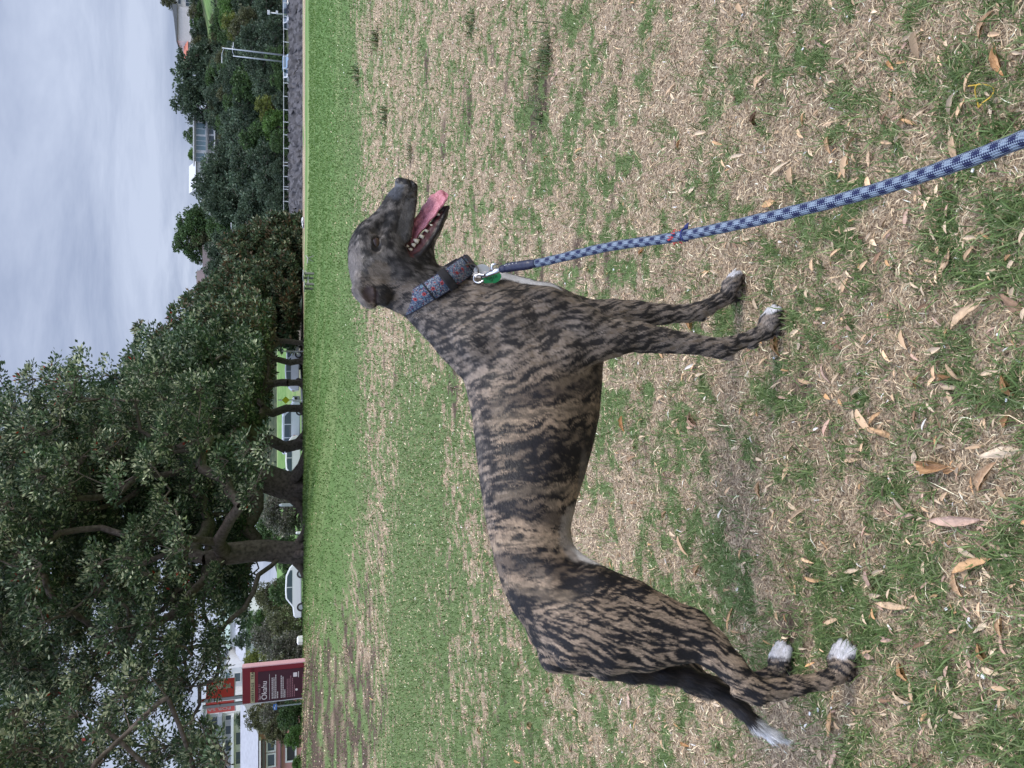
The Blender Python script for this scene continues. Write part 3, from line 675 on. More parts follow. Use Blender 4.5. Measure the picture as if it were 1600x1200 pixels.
    for i in range(6):
        for sg in (1, -1): lip = np.maximum(lip, seg_blob(P, hp(*RIM[i], sg*RN[i])[0], hp(*RIM[i+1], sg*RN[i+1])[0], .0062, .3))
    lip = np.maximum(lip, seg_blob(P, hp(694, 336, 0)[0], hp(700, 326, 0)[0], .013, .3))
    put(smooth(.3, .7, lip), (.012, .010, .011), .96); bare = np.maximum(bare, smooth(.3, .7, lip))
    bare = np.maximum(bare, blob(P, hp(587.5, 380, .042)[0], (.014, .03, .011), .1))
    return np.clip(c, 0, 1), np.clip(bare, 0, 1)

def hair_dirs(P, Nn):
    acc = np.zeros_like(P)
    for a, b, r in FLOW:
        ab = b-a; L = np.linalg.norm(ab); t = np.clip(((P-a)@ab)/(L*L), 0, 1)
        d = np.linalg.norm(P-(a+t[:, None]*ab), axis=1)/max(r, .012)
        acc += (1/(d**4+.02))[:, None]*(ab/L)
    acc /= np.linalg.norm(acc, axis=1, keepdims=True)+1e-9
    sw = np.stack([fbm(P*9, 161, 2)-.5, fbm(P*9, 162, 2)-.5, fbm(P*9, 163, 2)-.5], 1)
    acc = acc+sw*.5; acc -= Nn*(acc*Nn).sum(1, keepdims=True)
    return acc/(np.linalg.norm(acc, axis=1, keepdims=True)+1e-9)

if want('dog'):
    DV, DQ = surface_nets(F); del F.f
    DV = relax(DV, DQ, 6)
    DNm = vnormals(DV, DQ)
    dcol, dbare = coat(DV)
    dogm = bpy.data.materials.new('dog_skin'); dogm.use_nodes = True; t_ = dogm.node_tree; b_ = t_.nodes['Principled BSDF']
    a_ = N(t_, 'ShaderNodeAttribute'); a_.attribute_name = 'col'; w_ = N(t_, 'ShaderNodeAttribute'); w_.attribute_name = 'bare'
    t_.links.new(a_.outputs['Color'], b_.inputs['Base Color'])
    mr = N(t_, 'ShaderNodeMapRange'); mr.inputs['To Min'].default_value = .75; mr.inputs['To Max'].default_value = .42; t_.links.new(w_.outputs['Fac'], mr.inputs['Value']); t_.links.new(mr.outputs[0], b_.inputs['Roughness'])
    b_.inputs['Specular IOR Level'].default_value = .35
    geo_ = N(t_, 'ShaderNodeNewGeometry'); vz = N(t_, 'ShaderNodeTexNoise'); vz.inputs['Scale'].default_value = 260; t_.links.new(geo_.outputs['Position'], vz.inputs['Vector'])
    bp_ = N(t_, 'ShaderNodeBump'); bp_.inputs['Strength'].default_value = .35; bp_.inputs['Distance'].default_value = .002; t_.links.new(vz.outputs['Fac'], bp_.inputs['Height']); t_.links.new(bp_.outputs[0], b_.inputs['Normal'])
    dog = empty('dog', tuple(DO)); tag(dog, 'brindle greyhound standing on the dry grass with its mouth open and pink tongue out', 'dog')
    inv = lambda V: towld(V)-DO
    body = arr_mesh('body', inv(DV), [DQ], dogm, dog, cols=dcol, smoothf=True, fattr={'bare': dbare})
    # short hair lying along the body
    rr = np.random.default_rng(11)
    area = .5*np.linalg.norm(np.cross(DV[DQ[:, 2]]-DV[DQ[:, 0]], DV[DQ[:, 3]]-DV[DQ[:, 1]]), axis=1)
    fc = DV[DQ].mean(1)
    wgt = area*(1+1.2*(fc[:, 2] < .14)+.9*(fc[:, 0] > .80))
    NH = 430000
    fi = rr.choice(len(DQ), NH, p=wgt/wgt.sum()); u_, v_ = rr.random((2, NH))
    A_, B_, C_, D_ = [DV[DQ[fi, k]] for k in range(4)]
    hpnt = (A_*(1-u_)[:, None]+B_*u_[:, None])*(1-v_)[:, None]+(D_*(1-u_)[:, None]+C_*u_[:, None])*v_[:, None]
    hn = DNm[DQ[fi, 0]]+DNm[DQ[fi, 2]]; hn /= np.linalg.norm(hn, axis=1, keepdims=True)
    hcol, hbare = coat(hpnt)
    keep = (hbare < .35) & (hpnt[:, 2] > .003); hpnt, hn, hcol = hpnt[keep], hn[keep], hcol[keep]
    hd = hair_dirs(hpnt, hn); nh = len(hpnt)
    ln = np.full(nh, .0062)
    ln = np.where(hpnt[:, 2] < .20, .0062, ln); ln = np.where(hpnt[:, 2] < .06, .0045, ln); ln = np.where(hpnt[:, 0] > hp(600, 455)[0][0], .0060, ln)
    tlm = seg_blob(hpnt, dp(1000, 1052, .006)[0], dp(1135, 1087, .008)[0], .04)+seg_blob(hpnt, dp(1135, 1087, .008)[0], dp(1224, 1156, .008)[0], .035)
    tlm = np.clip(tlm, 0, 1); ln = ln*(1-tlm)+.019*tlm
    ln = ln*np.exp(rr.normal(0, .25, nh))
    lift = np.where(tlm > .3, .18, .17)*rr.uniform(.5, 1.6, nh)
    jit = rr.normal(0, .16, (nh, 3)); hd2 = hd+jit; hd2 -= hn*(hd2*hn).sum(1, keepdims=True); hd2 /= np.linalg.norm(hd2, axis=1, keepdims=True)
    tipv = hpnt+hd2*ln[:, None]+hn*(ln*lift)[:, None]
    sidev = np.cross(hd2, hn); hw = (.00042*rr.uniform(.7, 1.3, nh))[:, None]
    lf = hn*.0004
    HV = np.stack([hpnt-sidev*hw-lf, hpnt+sidev*hw-lf, tipv], 1).reshape(-1, 3)
    vary = np.exp(rr.normal(0, .28, nh))[:, None]
    hc2 = np.clip(hcol*vary+.002, 0, 1)
    HQ = np.arange(nh*3).reshape(-1, 3)
    furm = attr_mat('dog_hair', .42, .34, .08)
    fur = arr_mesh('fur', inv(HV), [HQ], furm, body, cols=np.repeat(hc2, 3, 0))
    # claws, eyes, teeth, tongue
    clawm = pmat('claw', (.22, .19, .17), .35)
    for a, b in CLAWS:
        m = MB(); m.tube([inv(a), inv((a*.5+b*.5)+np.array([0, 0, .002])), inv(b)], [.0030, .0022, .0008], 6); m.build('claw', clawm, dog, True)
    eyem = bpy.data.materials.new('eye'); eyem.use_nodes = True; te = eyem.node_tree; be = te.nodes['Principled BSDF']; be.inputs['Roughness'].default_value = .04; be.inputs['Base Color'].default_value = (.03, .012, .007, 1); be.inputs['Specular IOR Level'].default_value = .7
    for sg in (1, -1):
        bm = bmesh.new(); bmesh.ops.create_uvsphere(bm, u_segments=24, v_segments=16, radius=.0135)
        me = bpy.data.meshes.new('eye'); bm.to_mesh(me); bm.free(); me.polygons.foreach_set('use_smooth', [True]*len(me.polygons)); me.materials.append(eyem)
        o = link(bpy.data.objects.new('eye', me), dog); o.location = inv(hp(587.5, 380.5, sg*.0345)[0])
    wk = MB(); rw = random.Random(12)
    for k in range(16):
        sg = 1 if k % 2 else -1; a, _ = hp(rw.uniform(634, 648), rw.uniform(300, 325), sg*.020); a2, _ = hp(rw.uniform(640, 665), rw.uniform(270, 330), sg*(.035+.02*rw.random())); b = a+(a2-a)*rw.uniform(.8, 1.2)
        wk.tube([inv(a), inv((a+b)/2+np.array([0, 0, .003])), inv(b)], [.00035, .0003, .0001], 4)
    wk.build('whiskers', pmat('whisker', (.03, .03, .03), .4), dog)
    toothm = pmat('tooth', (.62, .56, .44), .3)
    def tooth(px, py, n, r, hgt, dirpx):
        a, m_ = hp(px, py, n); b, _ = hp(px+dirpx[0]*hgt, py+dirpx[1]*hgt, n)
        m = MB(); mid = a*.45+b*.55
        m.tube([inv(a), inv(mid), inv(b)], [r, r*.85, r*.2], 7); m.build('tooth', toothm, dog, True)
    for (px, py, n, r, h) in ((641, 389, .026, .0042, 6), (646, 382, .026, .0048, 7), (651, 376, .026, .0054, 9), (659, 369, .024, .0044, 8), (666, 360, .021, .0034, 7), (673, 351, .018, .0028, 5), (686, 335, .012, .0036, 10), (691, 328.5, .008, .0026, 6)):
        tooth(px+3, py+2, n, r, h, (-.9, -.45)); tooth(px+3, py+2, -n, r, h, (-.9, -.45))
    for (px, py, n, r, h) in ((636, 384, .024, .003, 5), (640, 370, .024, .003, 5)):
        tooth(px-1, py, n, r, h, (.9, .3))
    tongm = pmat('tongue', (.56, .21, .26), .34, noise=.15, nscale=90, bump=.5)
    tb = Field.__new__(Field)
    pts = [(639, 386, 9, .014, 0), (651, 367, 10, .018, 0), (663, 350, 11, .022, 0), (675, 334, 11, .025, .001), (686, 319, 10.5, .026, .002), (695, 311, 9, .022, .003), (702, 309, 5, .014, .003)]
    V_, Fq = [], []; seg = 20; L = []
    for k in range(len(pts)-1):
        for q in range(6): L.append([pts[k][i]+(pts[k+1][i]-pts[k][i])*q/6 for i in range(5)])
    L.append(list(pts[-1]))
    for k, (px, py, rp, w, sh) in enumerate(L):
        c0, m_ = hp(px-2, py-3, sh); p1, _ = hp(L[min(k+1, len(L)-1)][0], L[min(k+1, len(L)-1)][1]); p0, _ = hp(L[max(k-1, 0)][0], L[max(k-1, 0)][1])
        t = p1-p0; t /= np.linalg.norm(t); up = np.cross(t, HL); up = up if up[2] > 0 else -up
        ph = R(38); aL = HL*math.cos(ph)-up*math.sin(ph); up = up*math.cos(ph)+HL*math.sin(ph)
        endf = math.sqrt(max(0, 1-(max(0, k-len(L)+8)/7.6)**2))
        for j in range(seg):
            a = 2*math.pi*j/seg; x_ = math.cos(a); y_ = math.sin(a)
            th = rp*m_*.62*endf; ww = w*(endf*.9+.02)
            cup = .0012*math.sin(k*.9+x_*2)+(x_*x_)*.0055-.0055*math.exp(-(x_/.16)**2)*(y_ > 0)*endf
            V_.append(c0+aL*(x_*ww)+up*(y_*th*(1-.35*x_*x_)+cup))
    for k in range(len(L)-1):
        for j in range(seg):
            a = k*seg+j; b = k*seg+(j+1) % seg; Fq.append((a, b, b+seg, a+seg))
    V_.append(V_[-seg]*.5+V_[-seg//2]*.5)
    arr_mesh('tongue', inv(np.array(V_)), [np.array(Fq), np.array([(( len(L)-1)*seg+j, (len(L)-1)*seg+(j+1) % seg, len(V_)-1) for j in range(seg)])], tongm, dog, smoothf=True)
# ------------------------------------------------------------------ collar and leash
def uvmat(name, build):
    m = bpy.data.materials.new(name); m.use_nodes = True; t = m.node_tree; b = t.nodes['Principled BSDF']; b.inputs['Roughness'].default_value = .75; b.inputs['Specular IOR Level'].default_value = .3
    uv = N(t, 'ShaderNodeUVMap'); uv.uv_map = 'UVMap'; build(t, b, uv); return m
def webbing(t, b, uv):
    """woven blue-grey band with little red flowers; u in metres along, v in metres across"""
    def math_(op, a, c=None):
        n = N(t, 'ShaderNodeMath', operation=op)
        for i, v in enumerate((a, c)):
            if v is None: continue
            if hasattr(v, 'links') or hasattr(v, 'node'): t.links.new(v, n.inputs[i])
            else: n.inputs[i].default_value = v
        return n.outputs[0]
    vo = N(t, 'ShaderNodeTexVoronoi'); vo.inputs['Scale'].default_value = 480; t.links.new(uv.outputs[0], vo.inputs['Vector'])
    r = N(t, 'ShaderNodeValToRGB'); e = r.color_ramp.elements; r.color_ramp.interpolation = 'CONSTANT'
    stops = [(0, (.04, .055, .11)), (.22, (.15, .18, .24)), (.42, (.075, .11, .19)), (.58, (.27, .28, .31)), (.72, (.02, .025, .05)), (.84, (.11, .20, .27)), (.93, (.28, .07, .08))]
    while len(e) < len(stops): e.new(.5)
    for k, (p, c) in enumerate(stops): e[k].position = p; e[k].color = (*c, 1)
    sp = N(t, 'ShaderNodeSeparateColor'); t.links.new(vo.outputs['Color'], sp.inputs[0]); t.links.new(sp.outputs[0], r.inputs[0])
    s = N(t, 'ShaderNodeSeparateXYZ'); t.links.new(uv.outputs[0], s.inputs[0])
    # flowers every 22 mm in the middle
    fu = math_('SUBTRACT', math_('FRACT', math_('DIVIDE', s.outputs[0], .021)), .5)
    fv = math_('DIVIDE', math_('SUBTRACT', s.outputs[1], .021), .021)
    d = math_('SQRT', math_('ADD', math_('POWER', fu, 2.0), math_('POWER', fv, 2.0)))
    nz = N(t, 'ShaderNodeTexNoise'); nz.inputs['Scale'].default_value = 500; t.links.new(uv.outputs[0], nz.inputs['Vector'])
    d = math_('ADD', d, math_('MULTIPLY', math_('SUBTRACT', nz.outputs['Fac'], .5), .25))
    m1 = math_('LESS_THAN', d, .18); m2 = math_('LESS_THAN', d, .08)
    a = N(t, 'ShaderNodeMix', data_type='RGBA'); t.links.new(m1, a.inputs[0]); t.links.new(r.outputs[0], a.inputs[6]); a.inputs[7].default_value = (.36, .055, .06, 1)
    c = N(t, 'ShaderNodeMix', data_type='RGBA'); t.links.new(m2, c.inputs[0]); t.links.new(a.outputs[2], c.inputs[6]); c.inputs[7].default_value = (.05, .01, .02, 1)
    ed = math_('GREATER_THAN', math_('ABSOLUTE', math_('SUBTRACT', s.outputs[1], .021)), .0195)
    f = N(t, 'ShaderNodeMix', data_type='RGBA'); t.links.new(ed, f.inputs[0]); t.links.new(c.outputs[2], f.inputs[6]); f.inputs[7].default_value = (.03, .03, .06, 1)
    t.links.new(f.outputs[2], b.inputs['Base Color'])
    wv = N(t, 'ShaderNodeTexWave'); wv.inputs['Scale'].default_value = 180; t.links.new(uv.outputs[0], wv.inputs['Vector'])
    bp = N(t, 'ShaderNodeBump'); bp.inputs['Strength'].default_value = .4; bp.inputs['Distance'].default_value = .001; t.links.new(wv.outputs['Fac'], bp.inputs['Height']); t.links.new(bp.outputs[0], b.inputs['Normal'])
def braid(t, b, uv):
    """navy and pale blue cord; u = turns round, v = length in metres"""
    s = N(t, 'ShaderNodeSeparateXYZ'); t.links.new(uv.outputs[0], s.inputs[0])
    def M_(op, a, c=0.0):
        n = N(t, 'ShaderNodeMath', operation=op)
        for i, v in enumerate((a, c)):
            if isinstance(v, (int, float)): n.inputs[i].default_value = v
            else: t.links.new(v, n.inputs[i])
        return n.outputs[0]
    p1 = M_('ADD', M_('MULTIPLY', s.outputs[0], 3.0), M_('MULTIPLY', s.outputs[1], 40.0)); p2 = M_('SUBTRACT', M_('MULTIPLY', s.outputs[0], 3.0), M_('MULTIPLY', s.outputs[1], 40.0))
    w1 = M_('SINE', M_('MULTIPLY', p1, 2*math.pi)); w2 = M_('SINE', M_('MULTIPLY', p2, 2*math.pi))
    st1 = M_('SINE', M_('MULTIPLY', M_('ADD', M_('MULTIPLY', s.outputs[0], 9.0), M_('MULTIPLY', s.outputs[1], 160.0)), 2*math.pi))
    st2 = M_('SINE', M_('MULTIPLY', M_('SUBTRACT', M_('MULTIPLY', s.outputs[0], 9.0), M_('MULTIPLY', s.outputs[1], 160.0)), 2*math.pi))
    v = M_('ADD', M_('ADD', w1, w2), M_('MULTIPLY', M_('MULTIPLY', st1, st2), 1.5))
    g = M_('GREATER_THAN', v, -.05)
    mx_ = N(t, 'ShaderNodeMix', data_type='RGBA'); t.links.new(g, mx_.inputs[0]); mx_.inputs[6].default_value = (.018, .026, .085, 1); mx_.inputs[7].default_value = (.24, .30, .38, 1)
    t.links.new(mx_.outputs[2], b.inputs['Base Color'])
    bp = N(t, 'ShaderNodeBump'); bp.inputs['Strength'].default_value = .8; bp.inputs['Distance'].default_value = .0015
    t.links.new(M_('MULTIPLY', st1, st2), bp.inputs['Height']); t.links.new(bp.outputs[0], b.inputs['Normal'])
def spline(pts, n):
    pts = [np.asarray(p, float) for p in pts]; P_ = [2*pts[0]-pts[1]]+pts+[2*pts[-1]-pts[-2]]; o = []
    for i in range(1, len(P_)-2):
        for q in range(n):
            t = q/n; a, b, c, d = P_[i-1:i+3]
            o.append(.5*((2*b)+(-a+c)*t+(2*a-5*b+4*c-d)*t*t+(-a+3*b-3*c+d)*t**3))
    o.append(pts[-1]); return o
def uvtube(name, pts, rad, mat, parent=None, seg=16, v0=0.0):
    pts = [Vector(p) for p in pts]; rad = [rad]*len(pts) if not hasattr(rad, '__len__') else rad
    V, UV, Fc = [], [], []; up = None; L = v0
    for i, p in enumerate(pts):
        if i: L += (p-pts[i-1]).length
        d = (pts[min(i+1, len(pts)-1)]-pts[max(i-1, 0)]).normalized()
        if up is None: up = d.orthogonal().normalized()
        up = (up-d*up.dot(d)).normalized(); sd_ = d.cross(up)
        for k in range(seg+1):
            a = 2*math.pi*k/seg; V.append(tuple(p+(up*math.cos(a)+sd_*math.sin(a))*rad[i])); UV.append((k/seg, L))
    for i in range(len(pts)-1):
        for k in range(seg):
            a = i*(seg+1)+k; Fc.append((a, a+1, a+seg+2, a+seg+1))
    return arr_mesh(name, V, [np.array(Fc)], mat, parent, smoothf=True, uv=UV)
if want('dog'):
    collar = empty('dog_collar', tuple(towld(dp(674, 456)[0]))); tag(collar, 'loose blue patterned dog collar with red flowers round the neck of the greyhound', 'collar')
    cl0 = np.array(collar.location)
    webm = uvmat('webbing', webbing); darkweb = pmat('dark_webbing', (.012, .012, .016), .85); greyweb = pmat('grey_webbing', (.075, .068, .075), .85, noise=.3, nscale=400)
    steel = pmat('steel', (.62, .62, .64), .22, metal=1.0); darksteel = pmat('dark_steel', (.16, .15, .15), .3, metal=1.0)
    A, _ = dp(630, 488, 0); B, _ = dp(740, 416, 0)
    ctr = (A+B)/2; e1 = (B-A)/2; ea = np.linalg.norm(e1); e1 /= ea
    e3 = np.cross(e1, LAT); e3 = e3 if e3[2] < 0 else -e3            # along the neck, away from the head
    e3 = e3/np.linalg.norm(e3); eb = .072; LATR = LAT*math.cos(R(17))+e3*math.sin(R(17)); ctr = ctr-e3*.012
    def ringp(ph, w, out=0.0):
        # narrower towards the throat, where the two ends come together
        k = 1-.30*max(0, math.cos(ph))**1.5
        p = ctr+e1*((ea+out)*math.cos(ph))+LATR*((eb+out)*math.sin(ph)*k)+e3*w
        return p
    def band(name, ph0, ph1, w0, w1, out, thick, mat, parent, n=60):
        V, UV, Fc = [], [], []; L = 0; prev = None
        for i in range(n+1):
            ph = ph0+(ph1-ph0)*i/n; c = ringp(ph, 0, out)
            if prev is not None: L += np.linalg.norm(c-prev)
            prev = c
            for (w, o) in ((w0, out), (w1, out), (w1, out-thick), (w0, out-thick)):
                V.append(towld(ringp(ph, w, o))-cl0); UV.append((L, w-w0))
        for i in range(n):
            for k in range(4):
                a = i*4+k; b = i*4+(k+1) % 4; Fc.append((a, b, b+4, a+4))
        Fc += [(3, 2, 1, 0), (n*4, n*4+1, n*4+2, n*4+3)]
        return arr_mesh(name, V, [np.array(Fc)], mat, parent, uv=UV)
    HWB = .021
    band('band', R(26), R(334), -HWB, HWB, .0, .0022, webm, collar, 90)
    band('lining', R(25), R(335), -HWB+.001, HWB-.001, -.0026, .0010, darkweb, collar, 90)
    band('slider', R(86), R(97), -HWB-.003, HWB+.003, .0042, .0040, darkweb, collar, 6)
    for a in (118, 44, 30): band('seam', R(a), R(a+2.2), -HWB-.0006, HWB+.0006, .0014, .0012, darkweb, collar, 2)
    band('strap_keeper', R(20), R(34), -HWB*.9, HWB*.9, .0030, .0030, greyweb, collar, 6)
    band('strap_keeper', R(326), R(345), -HWB*.9, HWB*.9, .0030, .0030, greyweb, collar, 6)
    # the loop through which the collar tightens
    band('martingale_loop', R(-26), R(26), -HWB*.62, HWB*.62, .0035, .0025, greyweb, collar, 16)
    def ring(name, c, ax1, ax2, r, th, mat, parent, base, n=36, a0=0, a1=360):
        m = MB(); pts = [c+ax1*(r*math.cos(R(a0+(a1-a0)*k/n)))+ax2*(r*math.sin(R(a0+(a1-a0)*k/n))) for k in range(n+1)]
        m.tube([towld(p)-base for p in pts], th, 8); return m.build(name, mat, parent, True)
    fwd = dp(738, 400)[0]-dp(738, 440)[0]; fwd /= np.linalg.norm(fwd)
    dn_ = dp(760, 428)[0]-dp(720, 428)[0]; dn_ /= np.linalg.norm(dn_)
    ring('d_ring', dp(735, 424, .046)[0], dn_, fwd, .0165, .0019, darksteel, collar, cl0)
    ring('d_ring', dp(711, 412, .040)[0], fwd*.6+dn_*.8, LAT, .009, .0018, steel, collar, cl0)
    ring('tag_ring', dp(748, 436, .052)[0], dn_, fwd*.8+LAT*.5, .0075, .0010, steel, collar, cl0)
    # green licence tag and the pale disc behind it
    tc0, _ = dp(768, 434, .058)
    tagm = pmat('tag_green', (.02, .30, .11), .35)
    def disc(name, c, a1, a2, r1, r2, th, mat, parent, base):
        nrm = np.cross(a1, a2); nrm /= np.linalg.norm(nrm); nrm = nrm if nrm[1] > 0 else -nrm; V = []; n = 32
        for o in (th/2, -th/2):
            for k in range(n): V.append(towld(c+a1*r1*math.cos(2*math.pi*k/n)+a2*r2*math.sin(2*math.pi*k/n)+nrm*o)-base)
        m = MB(); m.add(V, [tuple(range(n)), tuple(range(2*n-1, n-1, -1))]+[(k, k+n, (k+1) % n+n, (k+1) % n) for k in range(n)]); return m.build(name, mat, parent), nrm
    ax1 = dp(784, 430, .058)[0]-dp(754, 438, .058)[0]; ax1 /= np.linalg.norm(ax1); ax2 = np.cross(ax1, LAT); ax2 /= np.linalg.norm(ax2); ax2 = ax2*.9+LAT*.25; ax2 /= np.linalg.norm(ax2)
    tagd, tn = disc('licence_tag', tc0, ax1, ax2, .0215, .0125, .0016, tagm, collar, cl0)
    blackp = pmat('ink', (.01, .01, .01), .5)
    for i, (u0, v0_, du, dv) in enumerate(((-.012, .002, .0012, .005), (-.0095, .001, .0012, .006), (-.006, .0, .0012, .008), (-.003, .001, .0012, .008), (.000, -.001, .0014, .007), (.004, .0, .0012, .008), (.008, .001, .0012, .006), (.0115, .0, .0012, .005), (-.002, -.006, .006, .0012))):
        q = tc0+ax1*u0+ax2*v0_+tn*.0011; V = [towld(q+ax1*sx*du/2+ax2*sy*dv/2+tn*o)-cl0 for o in (0, .0003) for sx, sy in ((-1, -1), (1, -1), (1, 1), (-1, 1))]
        if i == 0: im = MB()
        im.add(V, [(0, 1, 2, 3), (7, 6, 5, 4), (0, 4, 5, 1), (1, 5, 6, 2), (2, 6, 7, 3), (3, 7, 4, 0)])
    im.build('tag_lettering', blackp, tagd)
    disc('name_disc', dp(752, 422, .040)[0], ax1, ax2, .017, .012, .0012, pmat('pale_metal', (.62, .66, .72), .35, metal=.2), collar, cl0)

    # leash
    lp = [(748, 431, 1.700), (790, 420, 1.665)]
    leash = empty('leash', tuple(at_depth(830, 412, 1.60))); tag(leash, 'taut navy and pale blue rope leash clipped to the collar of the greyhound', 'leash'); l0 = np.array(leash.location)
    zc_ = (towld(dp(748, 433, .062)[0])-np.array([0, 0, CAMH]))@cF
    dpt = lambda px, py, d: at_depth(px, py, d)-l0
    spec = [(812, 415, zc_-.06), (850, 409, zc_-.10), (950, 386, zc_-.21), (1057, 370, zc_-.34), (1200, 340, zc_-.51), (1350, 302, zc_-.63), (1480, 261, zc_-.75), (1600, 217, zc_-.85), (1760, 150, zc_-.98)]
    path = spline([dpt(*p) for p in spec]+[np.array([.40, .12, .62])-l0, np.array([.36, -.15, .80])-l0], 14)
    ropem = uvmat('rope', braid)
    rad = [.0081*(1+.03*math.sin(k*1.3)) for k in range(len(path))]; rad[0] = .007
    uvtube('rope', path, rad, ropem, leash, 18)
    navy = pmat('navy_leather', (.012, .016, .045), .4, noise=.2, nscale=80, bump=.1)
    lpts = spline([dpt(782, 421, zc_-.028), dpt(800, 417, zc_-.045), dpt(822, 414, zc_-.07), dpt(838, 411, zc_-.088)], 8)
    uvtube('leather_end', lpts, [.0062]+[.0096 if 4 < k < 20 else .0080 for k in range(1, len(lpts)-1)]+[.0088], navy, leash, 14)
    stm = pmat('stitching', (.75, .75, .72), .8); st = MB()
    camdir = -cF
    for k in range(9):
        a = np.array(lpts[5+k*2-(k > 7)]); 
        for off in (-.0045,):
            d = np.array(lpts[6+k])-np.array(lpts[5+k]); d /= np.linalg.norm(d); sd_ = np.cross(d, camdir); sd_ /= np.linalg.norm(sd_); nr = np.cross(sd_, d)
            c = np.array(lpts[5+int(k*1.8)])+sd_*off*(1 if k < 5 else -.2)+nr*.0082*(1 if nr@camdir > 0 else -1)
            st.tube([c-d*.0014, c+d*.0014], .0005, 5)
    st.build('stitching', stm, leash)
    cm = MB()
    cm.tube([dpt(752, 434, zc_-.004), dpt(762, 429, zc_-.012), dpt(772, 425, zc_-.020), dpt(786, 420, zc_-.032)], [.0028, .0048, .0055, .0048], 10)
    cm.tube([dpt(768, 428, zc_-.018), dpt(778, 419, zc_-.026)], [.0030, .0030], 8)
    clasp = cm.build('clasp', steel, leash, True)
    hk = MB(); pts = [(758, 430, .010), (748, 429, .004), (741, 432, .0), (741, 439, -.001), (748, 442, .002), (756, 438, .006)]
    hk.tube(spline([dpt(a, b, zc_-o) for a, b, o in pts], 5), .0022, 8); hk.build('hook', steel, clasp, True)
    cr = MB(); cr.tube([dpt(768, 424, zc_-.022), dpt(769, 414, zc_-.024), dpt(778, 412, zc_-.028)], [.0034, .0036, .0030], 8); cr.build('thumb_catch', steel, clasp, True)
    sw = MB(); c = dpt(788, 419.5, zc_-.034); d = dpt(796, 418, zc_-.040)-c; d = d/np.linalg.norm(d); sw.tube([c-d*.006, c+d*.006], .0068, 12); sw.build('swivel', steel, clasp, True)
    # the red whipping and frayed navy knot half way
    wh = MB(); rdm = random.Random(4)
    c0 = np.array(dpt(1057, 370, zc_-.34)); d = np.array(dpt(1075, 366, zc_-.36))-c0; d /= np.linalg.norm(d); sd_ = np.cross(d, camdir); sd_ /= np.linalg.norm(sd_); nr = np.cross(sd_, d)
    for k in range(26):
        a = rdm.uniform(0, 6.28); o = rdm.uniform(-.007, .007); p = c0+d*o+(sd_*math.cos(a)+nr*math.sin(a))*.0093
        q = p+(sd_*math.cos(a+.4)+nr*math.sin(a+.4))*.003+d*rdm.uniform(-.006, .006); wh.tube([p, q], .0008, 4)
    wh.build('red_thread', pmat('red_thread', (.5, .05, .05), .8), leash)
    kn = MB(); c1 = c0+d*.016
    for k in range(14):
        a = k/14*6.28; kn.tube([c1+(sd_*math.cos(a)+nr*math.sin(a))*.0092, c1+d*.004+(sd_*math.cos(a+.5)+nr*math.sin(a+.5))*.0098], .0016, 5)
    for k in range(4): kn.tube([c1-sd_*.008*(1 if sd_@cR < 0 else -1)+d*.002*k, c1-sd_*(.015+.001*k)*(1 if sd_@cR < 0 else -1)+d*(.002*k+.003)], [.0016, .0012], 5)
    kn.build('whipping_knot', pmat('navy_thread', (.02, .03, .13), .85), leash, True)
